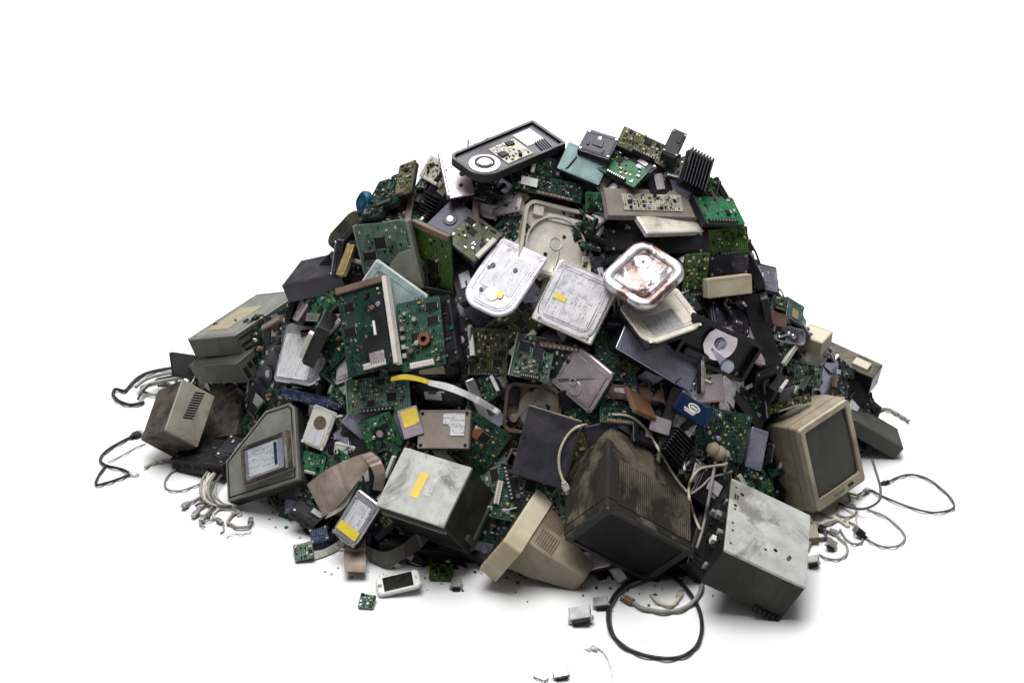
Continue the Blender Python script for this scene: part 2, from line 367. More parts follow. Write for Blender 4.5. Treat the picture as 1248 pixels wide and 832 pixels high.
def obj_y(root, O, A, B, C, lift=None, raise_=0.):
    """box from the nearest corner O and the ends of its three edges; rests on the ground unless lift is given"""
    o = Vector((O[0], -O[1])); a, b, c = [Vector((P[0], -P[1])) - o for P in (A, B, C)]
    ab, ac, bc = a.dot(b), a.dot(c), b.dot(c)
    if not (ab < 0 and ac < 0 and bc < 0): print('WARN bad corner', O, ab, ac, bc)
    az = -math.sqrt(abs(ab * ac / bc)); bz = -math.sqrt(abs(ab * bc / ac)); cz = -math.sqrt(abs(ac * bc / ab))
    u, v, w = basis(*O); EA, EB, EC = [u * e.x + v * e.y + w * z for e, z in ((a, az), (b, bz), (c, cz))]
    n = -EC.normalized(); r = ray(*O); p = on_heap(*O)
    for _ in range(5):
        s = depth_scale(p)
        if lift is None:
            zs = min((EA * i + EB * j + EC * k).z * s for i in (0, 1) for j in (0, 1) for k in (0, 1))
            zt = -zs + .001 + raise_ * K; p = CAM + r * ((zt - CAM.z) / r.z)
        else: p = on_heap(*O) - r * (lift * K)
    s = depth_scale(p); cf = p + (EA + EB) * (s / 2)
    L, W, t = EA.length * s, EB.length * s, EC.length * s
    place(root, cf, EA, EB, n, t)
    print('box', O, 'dims px %.0f %.0f %.0f' % (L / K, W / K, t / K), 'err', round(EA.normalized().dot(EB.normalized()), 3))
    return L, W, t
def on_face(root, px, py):
    """point where the view line meets the top face plane of a posed thing"""
    bpy.context.view_layer.update(); mw = root.matrix_world; n = mw.to_3x3() @ Vector((0, 0, 1)); top = max(v.co.z for o in root.children for v in o.data.vertices)
    c = mw @ Vector((0, 0, top)); r = ray(px, py); return CAM + r * ((c - CAM).dot(n) / r.dot(n)), n
def settle(root, lift=.0005):
    """slide the thing along the view line until its lowest point touches the floor"""
    bpy.context.view_layer.update(); zm = min((o.matrix_world @ v.co).z for o in root.children_recursive if o.type == 'MESH' for v in o.data.vertices)
    p = root.matrix_world.translation; r = (p - CAM).normalized(); root.location = root.matrix_world.translation + r * ((lift - zm) / r.z)
    bpy.context.view_layer.update()
# ------------------------------------------------------------------ component builders (local: x long, y wide, z 0..t, top faces out)
def stick(parent, x, y, z, sx, sy, mat='label', r=.0, rot=0., name='sticker'):
    MB().slab(rrect(sx, sy, r, x, y, rot=rot), z, z + .0005).build(name, mat, parent)
def screws(m, L, W, z, k=.42, mat=1):
    for sx in (-1, 0, 1):
        for sy in (-1, 1):
            m.slab(circ(.0034, sx * L * .43, sy * W * k, 8), z, z + .0009, .0003, mat)
            m.slab(circ(.0016, sx * L * .43, sy * W * k, 6), z + .0009, z + .0011, 0, mat + 1)
def hdd(p, L, W, t, cover='silver', cast='graphite', end=(0, 1, 1, 0), sticker='label', yellow=False, cap=True, sfrac=(.55, .6), soff=(-.02, 0), rnd=.42, plainlid=False, roundcast=False):
    m = MB().slab(rrect(L, W, rs=[W * rnd * .8 if e and roundcast else .004 for e in end], seg=8), 0, t * .72, .0015)
    if not roundcast: screws(m, L, W, t * .72, .46, 0); m.build('casting', cast, p)
    rr = [W * rnd if e else W * .07 for e in end]
    o = rrect(L * .97, W * .95, rs=rr, seg=8); m = MB().slab(o, t * .72, t, .0022)
    if not plainlid:
        o2 = inset(o, W * .085); m.ring(o2, inset(o2, .0022), t, t + .0013); o3 = inset(o, W * .12); m.slab(o3, t, t + .001, .0009)
    if not roundcast: screws(m, L, W, t, .40, 0)
    m.build('cover', [cover, cover, 'chip'], p)
    z = t + .0012
    if cap: MB().slab(circ(W * .13, L * .24, 0, 20), z, z + .0012, .0008).build('spindle_cap', cover, p)
    if sticker:
        stick(p, soff[0] * L, soff[1] * W, z, L * sfrac[0], W * sfrac[1], sticker, .003)
        if yellow: stick(p, (soff[0] - sfrac[0] * .38) * L, soff[1] * W, z + .0006, L * sfrac[0] * .24, W * sfrac[1] * .96, 'yellow', .001, name='yellow_band')
def hdd_open(p, L, W, t, cast='silver_pink', plt='mirror', arm='silver', corner=.16, board=False, cx=.16):
    r = W * corner; o = rrect(L, W, r, seg=6); wall = min(W * .07, .006)
    MB().slab(o, 0, t * .35, 0).ring(o, inset(o, wall), t * .35, t).build('casting', cast, p)
    R0 = min(W * .43, L * .43); px = L * cx
    MB().slab(circ(R0, px, 0, 40), t * .45, t * .62, .0008).build('platter', plt, p, False)
    m = MB().slab(circ(R0 * .33, px, 0, 24), t * .6, t * .85, .0008); m.ring(circ(R0 * .25, px, 0, 24), circ(R0 * .19, px, 0, 24), t * .85, t * .95)
    for k in range(6): m.slab(circ(R0 * .035, px + R0 * .26 * math.cos(k * PI / 3), R0 * .26 * math.sin(k * PI / 3), 6), t * .85, t * .93, 0, 1)
    m.build('hub', [arm, 'chip'], p)
    ax, ay = -L * .3, -W * .22; m = MB()
    m.slab(circ(W * .085, ax, ay, 16), t * .5, t * .95, .001)
    tip = (px - R0 * .45, R0 * .28); dx, dy = tip[0] - ax, tip[1] - ay; l = math.hypot(dx, dy); nx, ny = -dy / l, dx / l
    m.slab([(ax - nx * W * .06, ay - ny * W * .06), (tip[0] - nx * .0015, tip[1] - ny * .0015), (tip[0] + nx * .0015, tip[1] + ny * .0015), (ax + nx * W * .06, ay + ny * W * .06)], t * .66, t * .74)
    m.build('actuator_arm', arm, p)
    MB().slab(rrect(L * .2, W * .34, .004, -L * .34, W * .22), t * .4, t * .9, .0015).build('magnet', 'graphite', p)
    if board:
        MB().slab(rrect(L * .5, W * .42, .002, L * -.02, W * .22), t * .7, t * .8).build('circuit_board', 'pcb_pale', p)
def components(p, L, W, z, n=26, seed=0, chips=3, conn=True, caps=2, chipmat='chip', cx=0., cy=0.):
    r = random.Random(seed); used = []
    def spot(sx, sy):
        for _ in range(30):
            x = r.uniform(-.5, .5) * (L - sx) * .92; y = r.uniform(-.5, .5) * (W - sy) * .92
            if all(abs(x - a) > (sx + c) / 2 + .001 or abs(y - b) > (sy + d) / 2 + .001 for a, b, c, d in used): break
        used.append((x, y, sx, sy)); return x + cx, y + cy
    if conn:
        sx = L * r.uniform(.4, .7); x, y = r.uniform(-.1, .1) * L, -W * .44; used.append((x, y, sx, .008))
        m = MB().box(x + cx, y + cy, z, sx, min(.009, W * .12), .006, .0006)
        for k in range(9): m.box(x + cx - sx * .45 + k * sx * .11, y + cy, z + .006, sx * .045, .003, .0006, 0, 1)
        m.build('connector', [r.choice(['black', 'off_white', 'black', 'black', 'umber', 'black']), 'tin'], p)
    for i in range(chips):
        c = min(L, W) * r.uniform(.16, .3); sx, sy = c, c * r.uniform(.6, 1.); x, y = spot(sx, sy)
        m = MB().box(x, y, z, sx * 1.12, sy * .8, .0008, 0, 1).box(x, y, z, sx * .8, sy * 1.12, .0008, 0, 1).box(x, y, z + .0003, sx, sy, .0028, .0004)
        m.build('chip', [chipmat, 'tin'], p)
    for i in range(caps):
        rr = min(L, W) * r.uniform(.035, .06); x, y = spot(rr * 2, rr * 2)
        MB().slab(circ(rr, x, y, 12), z, z + rr * 2.2, rr * .2).build('capacitor', r.choice(['tin', 'black', 'silver_blue', 'umber']), p)
    m = MB()
    for i in range(n):
        sx = r.uniform(.0018, .006); sy = r.uniform(.0015, .0035)
        if r.random() < .5: sx, sy = sy, sx
        x, y = spot(sx, sy); m.box(x, y, z, sx, sy, r.uniform(.0008, .003), 0, r.choice([0, 0, 0, 0, 1, 1, 2, 3, 4]))
    tag(m.build('solder_components', ['chip', 'tin', 'umber', 'cream', 'gold'], p), kind='stuff')
def board(p, L, W, t=None, mat='pcb', seed=0, n=34, chips=3, strip=None, caps=2, conn=True, hole=False, rim=None, chipmat='chip'):
    tb = .0022; z = 0
    if t and t > .004:
        MB().slab(rrect(L * .98, W * .98, .003), 0, t - tb, .001).build('back_plate', rim or 'black_cast', p); z = t - tb
    bd = MB().slab(rrect(L, W, .002), z, z + tb).build('board', mat, p); z += tb
    components(bd, L, W, z, n, seed, chips, conn, caps, chipmat)
    if strip: MB().box(0, W * .5 - .005, z, L * .98, .011, .006, .001).build('edge_strip', strip, p)
    if rim: MB().box(-L * .5 - .0012, 0, 0, .0026, W, z + .003, .0005).build('edge_rail', rim, p)
    if hole:
        MB().slab(circ(W * .19, 0, 0, 24), z, z + .0012).slab(circ(W * .1, 0, 0, 20), z + .0012, z + .002, 0, 1).build('hub', ['black_cast', 'silver_pink'], p)
def hdd_under(p, L, W, t, cast='black_cast', mat='pcb', seed=0, frac=.6, hub='silver_blue'):
    MB().slab(rrect(L, W, .004), 0, t, .0012).build('casting', cast, p)
    lb = L * frac; x = L / 2 - lb / 2 - .002
    bd = MB().slab(rrect(lb, W * .94, .003, x, 0), t, t + .0018).build('circuit_board', mat, p)
    components(bd, lb, W * .94, t + .0018, 22, seed, 3, False, 1, cx=x)
    hx = -L / 2 + L * (1 - frac) * .55
    MB().slab(circ(W * .17, hx, 0, 24), t, t + .002, .0006).slab(circ(W * .08, hx, 0, 16), t + .002, t + .003, .0004, 1).build('hub', ['graphite', hub], p)
    MB().box(L / 2 - .004, -W * .05, t + .002, .008, W * .62, .006, .0006).build('connector', 'off_white', p)
def drive_box(p, L, W, t, mat='zinc', top=None, sticker=None, bezel=None, holesA=0, sst=(0, 0, .5, .4), rim=True, side=None):
    MB().slab(rrect(L, W, .0015), 0, t * .97, .0008).build('casing', [mat], p)
    m = MB().slab(rrect(L * 1.006, W * 1.006, .002), t * .97 - .0005, t + .0012, .0008)
    if rim: m.ring(rrect(L * .93, W * .9, .003), rrect(L * .93 - .003, W * .9 - .003, .002), t + .0012, t + .0018)
    m.build('lid', top or mat, p)
    if sticker: stick(p, sst[0] * L, sst[1] * W, t + .0013, sst[2] * L, sst[3] * W, sticker, .001)
    if bezel: MB().slab(rrect(.008, W * 1.01, .001, -L / 2 - .004, 0), -.001, t + .001, .001).build('bezel', bezel, p)
    if holesA:
        m = MB(); m.xf = faceA(L, W, t)
        for k in range(holesA): m.slab(circ(t * .07 + .0008, -L * .42 + k * L * .84 / max(1, holesA - 1), t * R.uniform(-.25, .25), 10), 0, .0006)
        m.build('screw_holes', 'chip', p)
    if side:
        m = MB(); m.xf = faceA(L, W, t); m.box(0, 0, 0, L * .9, t * .62, .001); m.build('side_panel', side, p)
def rough_box(p, L, W, t, mat='iron', lid=None, detail=True, seed=0):
    r = random.Random(seed)
    MB().slab(rrect(L, W, .003), 0, t, .0012).build('casing', mat, p)
    m = MB().slab(rrect(L * .9, W * .84, .004), t, t + .0012, .0008)
    m.slab(rrect(L * .3, W * .3, .002, L * r.uniform(-.2, .2), W * r.uniform(-.2, .2)), t + .0012, t + .0026, .0005)
    for sx in (-1, 1):
        for sy in (-1, 1): m.slab(circ(.0022, sx * L * .42, sy * W * .38, 7), t + .001, t + .002, 0, 1)
    if detail:
        o_ = rrect(L * .82, W * .72, .003); m.ring(o_, inset(o_, .0014), t + .0012, t + .0019)
        for k in range(r.randint(2, 5)): m.box(L * r.uniform(-.35, .35), W * r.uniform(-.3, .3), t + .001, r.uniform(.003, .016), r.uniform(.002, .008), r.uniform(.001, .003), .0003, r.choice([0, 1, 2, 3]))
    m.build('cover', [lid or mat, 'tin', 'chip', 'pcb'], p)
    if detail and r.random() < .6: stick(p, L * r.uniform(-.15, .15), W * r.uniform(-.12, .12), t + .0027, L * r.uniform(.25, .45), W * r.uniform(.2, .4), r.choice(['label_grey', 'label_fade', 'label_tan', 'label_grey']), .001)
    if detail:
        m = MB(); m.xf = faceA(L, W, t)
        for k in range(5): m.box(-L * .38 + k * L * .19, 0, 0, L * .12, t * .3, .001, 0)
        m.build('side_slots', 'chip', p)
# ------------------------------------------------------------------ setting and light
fl = MB(); fl.add([(-30, -30, 0), (30, -30, 0), (30, 30, 0), (-30, 30, 0)], [(0, 1, 2, 3)])
mt['floor'] = floor_mat()
tag(fl.build('floor', 'floor'), 'seamless white studio floor', None, None, 'structure')
w = bpy.data.worlds.new('World'); sc.world = w; w.use_nodes = True
wn = w.node_tree; bg = wn.nodes['Background']
tc = wn.nodes.new('ShaderNodeTexCoord'); sp = wn.nodes.new('ShaderNodeSeparateXYZ'); wn.links.new(tc.outputs['Generated'], sp.inputs[0])
mr = wn.nodes.new('ShaderNodeMapRange'); wn.links.new(sp.outputs[2], mr.inputs[0]); mr.inputs[1].default_value = 0; mr.inputs[2].default_value = .75; mr.inputs[3].default_value = .25; mr.inputs[4].default_value = 1.
mx = wn.nodes.new('ShaderNodeCombineColor')
for i in range(3): wn.links.new(mr.outputs[0], mx.inputs[i])
wn.links.new(mx.outputs[0], bg.inputs[0]); bg.inputs[1].default_value = .26
def area(name, loc, target, size, power, col=(1, 1, 1)):
    l = bpy.data.lights.new(name, 'AREA'); l.shape = 'DISK'; l.size = size; l.energy = power; l.color = col
    o = bpy.data.objects.new(name, l); COL.objects.link(o); o.location = loc
    o.rotation_euler = (Vector(target) - Vector(loc)).to_track_quat('-Z', 'Y').to_euler(); return o
area('key_softbox', (-.5, -.1, 6.0), (-.1, 0, .2), 4.6, 690)
area('added_backdrop_fill', (.6, 4.6, 5.0), (.3, 3.4, 0), 4.0, 420)  # unseen lamp added to brighten the far floor and its corners
area('added_front_fill', (-2.2, -2.6, 4.0), (0, 0, .3), 1.8, 10)  # weak unseen lamp added as fill from the front left
sc.view_settings.view_transform = 'Standard'; sc.view_settings.look = 'None'; sc.view_settings.exposure = 0; sc.view_settings.gamma = 1
sc.cycles.use_denoising = True; sc.cycles.max_bounces = 6; sc.cycles.sample_clamp_indirect = 6
# ------------------------------------------------------------------ the things one can tell apart in the heap
MARK = []                                   # (thing, short phrase, pixel centre) landmarks for the small pieces' labels
def H(fn, name, label, cat, q, t=8, lift=6, short=None, ground=False, n0=None, group=None, at=None, **kw):
    root = thing(name, label, cat, group)
    L, W, tt = obj_quad(root, q, t, lift, ground, n0, at)
    fn(root, L, W, tt, **kw)
    if short: MARK.append((root, short, (sum(a for a, b in q) / 4, sum(b for a, b in q) / 4)))
    return root, L, W, tt
HD = 'hard drives showing their silver covers'; HO = 'opened hard drives showing their platters'; GB = 'bare circuit boards in the heap'; DB = 'sheet metal drive cases'
# --- bright drives in the middle
H(hdd, 'hard_drive', 'bright silver hard drive with rounded lower end and yellow spot, left of the chrome shell', 'hard drive', [(608, 284), (555, 364), (618, 394), (671, 313)], 13, 40, 'round-ended silver drive', group=HD, cover='silver_matte', cast='silver_matte',
  sticker='label_fade', sfrac=(.5, .62), soff=(-.06, 0), rnd=.34, yellow=False, roundcast=True)
r_ = MARK[-1][0]; stick(r_, .03, .012, .0199, .011, .012, 'label_yellow', .003, name='yellow_spot'); m = MB()
for x, y, s in ((.034, -.02, .0035), (-.02, .012, .004), (-.012, -.026, .0045), (-.006, -.03, .003)): m.slab(circ(s, x, y, 9), .0199, .0204)
m.build('dark_spots', 'graphite', r_)
r_, L_, W_, t_ = H(hdd, 'hard_drive', 'cream-edged silver hard drive with black and yellow printed label, right of the round-ended one', 'hard drive', [(684, 316), (645, 383), (721, 421), (754, 343)], 12, 36, 'yellow-printed silver drive', group=HD, cast='silver_cream',
  sticker='label', sfrac=(.42, .7), soff=(.16, 0), rnd=.22)
stick(r_, L_ * .06, -W_ * .22, t_ + .0022, L_ * .08, W_ * .2, 'yellow', .001, name='yellow_patch')
def dish(p, L, W, t):                       # empty deep drawn drive housing seen from inside
    o = rrect(L, W, W * .16, seg=6); MB().slab(o, 0, t * .3).ring(o, inset(o, W * .045), t * .3, t).build('casting', 'silver_cream', p)
    R0 = W * .4; c = circ(R0 * 1.06, L * .08, 0, 36); m = MB(); m.ring(c, circ(R0, L * .08, 0, 36), t * .3, t * .8)
    m.slab(circ(R0 * .99, L * .08, 0, 36), t * .3, t * .42, .001).build('round_recess', 'silver_cream', p)
    MB().ring(circ(W * .09, L * .02, 0, 20), circ(W * .075, L * .02, 0, 20), t * .42, t * .5).slab(circ(W * .028, L * .2, -W * .12, 12), t * .42, t * .46, 0, 1).build('spindle_seat', ['silver_cream', 'chip'], p)
    m = MB(); m.box(-L * .33, W * .1, t * .3, L * .1, W * .5, t * .35, .001); m.box(-L * .38, -W * .3, t * .3, L * .14, W * .14, t * .5, .001); m.build('magnet_mount', 'silver_cream', p)
H(dish, 'drive_housing', 'empty cream aluminium drive housing with round recess, above the silver drives', 'drive housing', [(640, 244), (632, 322), (716, 350), (731, 258)], 12, 12, 'cream drive housing', group=HO)
def chrome(p, L, W, t):
    o = rrect(L, W, W * .27, seg=8); MB().slab(o, 0, t * .25, .001).build('base', 'silver', p)
    m = MB(); rings = []
    for k, (d, z) in enumerate(((0, 0), (0, .4), (.012, .75), (.05, 1.), (.11, 1.), (.16, .78), (.17, .7))): rings.append([(x, y, t * z) for x, y in inset(o, d * W)])
    n = len(o)
    vs = [v for r in rings for v in r]; fs = [(k * n + j, k * n + (j + 1) % n, (k + 1) * n + (j + 1) % n, (k + 1) * n + j) for k in range(len(rings) - 1) for j in range(n)]
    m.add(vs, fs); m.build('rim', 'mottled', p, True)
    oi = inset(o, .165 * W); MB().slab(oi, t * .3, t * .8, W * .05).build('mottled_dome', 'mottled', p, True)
    MB().slab(circ(W * .13, W * .16, W * .14, 24), t * .75, t * .9, .002).slab(circ(W * .03, W * .16, W * .14, 16), t * .9, t * .95, .001, 1).build('spindle_cap', ['silver', 'graphite'], p)
H(chrome, 'drive_shell', 'rounded chrome drive shell with brown reflections painted inside on top of the silver drives', 'drive shell', [(787, 381), (842, 324), (782, 287), (725, 336)], 10, 52, 'chrome drive shell', group=HO)
H(hdd, 'hard_drive', 'cream labelled hard drive half under the chrome drive shell, bottom edge curved', 'hard drive', [(752, 374), (788, 421), (863, 397), (826, 346)], 9, 30, 'cream labelled drive', group=HD,
  cover='silver_cream', sticker='label_grey', sfrac=(.42, .5), soff=(.14, -.06), end=(0, 1, 1, 0), rnd=.2, cap=False)
H(hdd, 'hard_drive', 'tilted silver-grey hard drive with large faded label, right of the stacked grey cases', 'hard drive', [(386, 474), (413, 398), (344, 392), (335, 463)], 12, 12, 'silver-grey labelled drive', group=HD,
  cover='silver', sticker='label_fade', sfrac=(.72, .62), soff=(-.05, .1), end=(1, 1, 0, 0), rnd=.3, cap=False)
H(hdd, 'hard_drive', 'small pale hard drive with dark round hub, above the folded beige ribbon', 'hard drive', [(381, 493), (367, 537), (392, 553), (413, 501)], 9, 12, 'small pale drive', group=HD,
  cover='off_white', sticker='label_fade', sfrac=(.4, .6), soff=(.2, 0), end=(0, 1, 1, 0), rnd=.25, cap=False)
r_ = MARK[-1][0]; MB().slab(circ(.012, -.008, 0, 22), .0125, .0142, .0005).build('hub', 'umber', r_)
H(hdd, 'hard_drive', 'black-edged hard drive with white and yellow label standing at the front beside the ribbon', 'hard drive', [(437, 594), (401, 649), (432, 670), (464, 617)], 11, 40, 'yellow-labelled front drive', group=HD,
  cover='silver', cast='black_cast', sticker='label', yellow=False, sfrac=(.66, .62), soff=(.0, 0), rnd=.3, cap=False)
r_ = MARK[-1][0]; stick(r_, .022, 0, .0168, .016, .04, 'yellow', .001, name='yellow_band')
def laptop_drive(p, L, W, t, cast='brownmetal', lab='label'):
    MB().slab(rrect(L, W, .003), 0, t, .0012).ring(rrect(L * .96, W * .95, .003), rrect(L * .93, W * .91, .003), t, t + .0008).build('casting', cast, p)
    o = [(-.02, .4), (-.02, .13), (.04, .13), (.1, .08), (.13, 0.), (.13, -.16), (.4, -.16), (.4, .4)]
    MB().slab([(x * L, y * W) for x, y in o], t + .0008, t + .0014).build('sticker', lab, p); m = MB()
    for x, y in ((-.43, -.4), (-.43, .4), (.43, -.4), (.43, .4)): m.slab(circ(.0028, x * L, y * W, 8), t, t + .0012)
    m.build('screws', 'chip', p)
H(laptop_drive, 'laptop_drive', 'flat brown-grey laptop drive with notched white label above the pale metal case', 'laptop drive', [(508, 547), (571, 547), (574, 499), (511, 499)], 7, 26, 'brown laptop drive')
def framed_drive(p, L, W, t):
    MB().slab(rrect(L, W, .003), 0, t * .7, .001).build('casting', 'brownmetal', p)
    o = rrect(L, W, .003); MB().ring(o, rrect(L * .8, W * .84, .002, -L * .05), t * .7, t).build('frame', 'taupe', p)
    MB().slab(rrect(L * .78, W * .82, .002, -L * .05), t * .7, t * .86).build('cover', 'silver_blue', p)
    stick(p, -L * .07, 0, t * .87, L * .6, W * .72, 'label_blue', .001); stick(p, L * .19, W * .03, t * .87 + .0006, L * .06, W * .6, 'blue', 0, name='blue_band')
    MB().box(L * .41, 0, t, L * .05, W * .96, .001, 0).build('silver_strip', 'tin', p)
# --- opened drives
H(hdd, 'hard_drive', 'rosy silver drive cover without label, below the yellow-printed silver drive', 'hard drive', [(697, 413), (669, 466), (718, 506), (750, 458)], 9, 22, 'rosy silver drive', group=HD, cover='silver_pink', cast='black_cast', sticker=None, rnd=.25, end=(1, 0, 0, 0))
r_ = MARK[-1][0]; MB().ring(circ(.0075, .012, -.008, 20), circ(.004, .012, -.008, 20), .0145, .0165).build('screw_boss', 'silver', r_)
H(hdd_open, 'opened_drive', 'dark opened hard drive with bright hub, low between the cream labelled drive and black rail', 'opened hard drive', [(912, 470), (925, 420), (856, 388), (815, 428)], 14, 22, 'dark opened drive', group=HO, cast='black_cast', plt='mirror', arm='silver_blue', corner=.05, cx=.12)
H(hdd_open, 'opened_drive', 'brown opened hard drive with rusty platter above the black felt plate', 'opened hard drive', [(612, 528), (676, 530), (684, 474), (616, 462)], 10, 2, 'brown opened drive', group=HO, cast='umber', plt='brownmetal', arm='brownmetal', corner=.2)
def top_drive(p, L, W, t):
    o = rrect(L, W, rs=(W * .38, .004, .004, W * .16), seg=6); MB().slab(o, 0, t * .5).ring(o, inset(o, .005), t * .5, t + .001).build('casting', 'black_cast', p)
    oi = inset(o, .0055); MB().slab(oi, t * .5, t * .75).build('inner_plate', 'iron', p)
    MB().slab(circ(W * .3, -L * .3, -W * .08, 28), t * .75, t * .88, .001).build('platter', 'silver_pink', p)
    MB().ring(circ(W * .19, -L * .29, -W * .06, 24), circ(W * .15, -L * .29, -W * .06, 24), t * .88, t * .98).slab(circ(W * .13, -L * .29, -W * .06, 24), t * .88, t * 1.02, .001, 1).build('hub', ['chip', 'silver_blue'], p)
    MB().slab(rrect(L * .3, W * .6, .002, L * .02, -W * .05), t * .75, t * .85).build('circuit_board', 'pcb_pale', p)
    components(p, L * .3, W * .6, t * .85, 20, 5, 2, False, 1, cx=L * .02, cy=-W * .05)
    MB().box(L * .3, W * .12, t * .75, L * .2, W * .45, .001).build('bright_plate', 'silver_matte', p); m = MB()
    for k in range(5): m.box(L * .3 + k * .0045 - .004, -W * .25, t * .75, .0018, W * .34, .003, 0, rot=-.2)
    m.build('slots', 'purple', p)
H(top_drive, 'opened_drive', 'black-rimmed opened drive with white hub and circuit, on the very top of the heap', 'opened hard drive', [(581, 221), (697, 172), (643, 149), (553, 187)], 10, 20, 'topmost opened drive', group=HO)
# --- drives and boards of the upper part
H(hdd_under, 'hard_drive', 'purple-black hard drive underside with gold-dotted olive circuit, left of the cream housing', 'hard drive', [(518, 272), (578, 324), (615, 284), (552, 242)], 11, 18, 'olive-circuit drive', cast='purple', mat='pcb_olive', seed=3, frac=.6)
r_, L_, W_, t_ = H(board, 'circuit_board', 'tall green circuit board with grey metal plate behind the white angled cover', 'circuit board', [(447, 345), (521, 362), (494, 256), (436, 288)], 9, 12, 'grey-plated board', group=GB, mat='pcb_grey', seed=4, rim='zinc')
MB().slab([(-L_ * .1, -W_ * .48), (L_ * .45, -W_ * .48), (L_ * .45, W_ * .1), (L_ * .2, W_ * .05), (0, -W_ * .1)], t_ + .004, t_ + .0055, .0005).build('metal_plate', 'zinc', r_)
MB().box(L_ * .475, 0, t_, .006, W_, .006, .001).build('side_rail', 'zinc', r_)
H(board, 'circuit_board', 'green board with rust-brown edge strip leaning right of the grey-plated board', 'circuit board', [(512, 350), (548, 342), (553, 302), (500, 253)], 4, 14, 'brown-edged board', group=GB, mat='pcb_lime', seed=6, strip='umber', chips=1, n=14, conn=False)
H(hdd, 'hard_drive', 'white-rimmed teal metal cover propped like a roof behind the two dark boards', 'drive cover', [(459, 314), (423, 368), (487, 412), (521, 361)], 6, 12, 'white-rimmed teal cover', cover='pale_teal', cast='off_white', sticker=None, cap=False, rnd=.05)
r_, L_, W_, t_ = H(board, 'circuit_board', 'large dark green circuit board with brown strip across its top, left half of the heap', 'circuit board', [(423, 458), (484, 446), (466, 334), (411, 355)], 8, 34, 'large dark board', group=GB, mat='pcb_dark', seed=8, strip='umber', n=46, chips=3, caps=4)
MB().slab([(L_ * .0, -W_ * .47), (L_ * .42, -W_ * .47), (L_ * .44, W_ * .3), (L_ * .2, W_ * .3), (L_ * .16, -W_ * .05), (-L_ * .1, -W_ * .2)], t_ + .003, t_ + .005, .0008).build('black_cover', 'black', r_)
MB().box(L_ * .17, -W_ * .37, t_ + .005, L_ * .3, W_ * .12, .0015, .0004).build('pink_tag', 'silver_pink', r_)
MB().box(L_ * .52, 0, 0, .008, W_ * .98, t_ + .006, .001).build('side_rail', 'off_white', r_)
MB().box(L_ * .2, -W_ * .05, t_ + .005, .004, W_ * .16, .003, .001).build('white_clip', 'white', r_)
r_, L_, W_, t_ = H(board, 'circuit_board', 'green board with copper coil and silver connectors, right of the large dark board', 'circuit board', [(489, 454), (545, 443), (534, 360), (484, 370)], 7, 30, 'copper-coil board', group=GB, mat='pcb', seed=9, n=46, chips=3, caps=4)
MB().ring(circ(.011, L_ * .08, -W_ * .1, 20), circ(.005, L_ * .08, -W_ * .1, 20), t_, t_ + .008).build('copper_coil', 'copper', r_)
m = MB()
for k in range(4): m.box(-L_ * .4, -W_ * .28 + k * W_ * .13, t_, .008, .008, .006, .001)
m.build('silver_connectors', 'tin', r_)
H(rough_box, 'drive_case', 'narrow black drive edge with bright seam, right of the copper-coil board', 'drive case', [(546, 444), (558, 438), (547, 358), (534, 361)], 16, 24, None, mat='black_cast', lid='graphite', seed=3)
H(hdd_under, 'hard_drive', 'dark drive underside with round lilac hub beside the chrome-cornered olive board', 'hard drive', [(556, 448), (580, 440), (577, 384), (550, 384)], 8, 8, 'lilac-hubbed drive', cast='black_cast', mat='pcb_dark', frac=.35, hub='silver_pink', seed=5)
H(board, 'circuit_board', 'olive green drive board with one square chip, left of the silver-rimmed board', 'circuit board', [(571, 458), (619, 458), (618, 403), (576, 397)], 7, 12, 'olive chip board', group=GB, mat='pcb_olive', seed=12, rim='brownmetal', n=40, chips=3)
H(board, 'circuit_board', 'silver-rimmed pale green drive board with purple chips, under the silver drives', 'circuit board', [(621, 457), (667, 466), (679, 414), (632, 405)], 8, 14, 'silver-rimmed board', group=GB, mat='pcb_grey', seed=13, rim='silver', n=40, chips=3, chipmat='purple')
H(board, 'circuit_board', 'dark green board wedged between the rosy silver drive and lavender drive pair', 'circuit board', [(725, 465), (764, 462), (748, 400), (726, 398)], 4, 4, 'wedged green board', group=GB, mat='pcb', seed=14, n=34, chips=1, conn=False)
H(drive_box, 'drive_case', 'long lavender-white drive with black connector edge under the cream labelled drive', 'drive case', [(748, 428), (843, 474), (851, 447), (768, 386)], 15, 14, 'lavender drive', mat='black_cast', top='silver_blue', holesA=6, rim=True)
H(board, 'circuit_board', 'round-cornered bright green board at the upper right rim of the heap', 'circuit board', [(862, 273), (908, 272), (893, 242), (845, 238)], 8, 14, 'rim green board', group=GB, mat='pcb_bright', seed=15, n=12, chips=1, caps=0, rim='black_cast')
H(board, 'circuit_board', 'yellow-green board facing forward directly under the bright green rim board', 'circuit board', [(863, 313), (914, 307), (909, 276), (864, 280)], 5, 8, 'yellow-green board', group=GB, mat='pcb_lime', seed=16, n=20, chips=1)
H(board, 'circuit_board', 'grass-green circuit board right of the chrome drive shell', 'circuit board', [(830, 362), (861, 358), (864, 309), (838, 310)], 5, 6, 'grass-green board', group=GB, mat='pcb_lime', seed=17, n=34, chips=1)
H(drive_box, 'connector_box', 'long cream box lying across the black rail at the right', 'box', [(862, 364), (918, 357), (914, 334), (864, 340)], 12, 16, 'cream box', mat='cream', top='cream', rim=True)
H(rough_box, 'drive_case', 'dark glossy drive between the yellow-green board and the cream box', 'drive case', [(862, 338), (914, 333), (910, 309), (866, 312)], 14, 8, None, mat='purple', seed=8)
H(rough_box, 'drive_case', 'wide black drive front with silver line above the chrome drive shell', 'drive case', [(736, 306), (866, 309), (862, 282), (740, 279)], 16, 6, 'wide black drive', mat='black_cast', lid='black', seed=9)
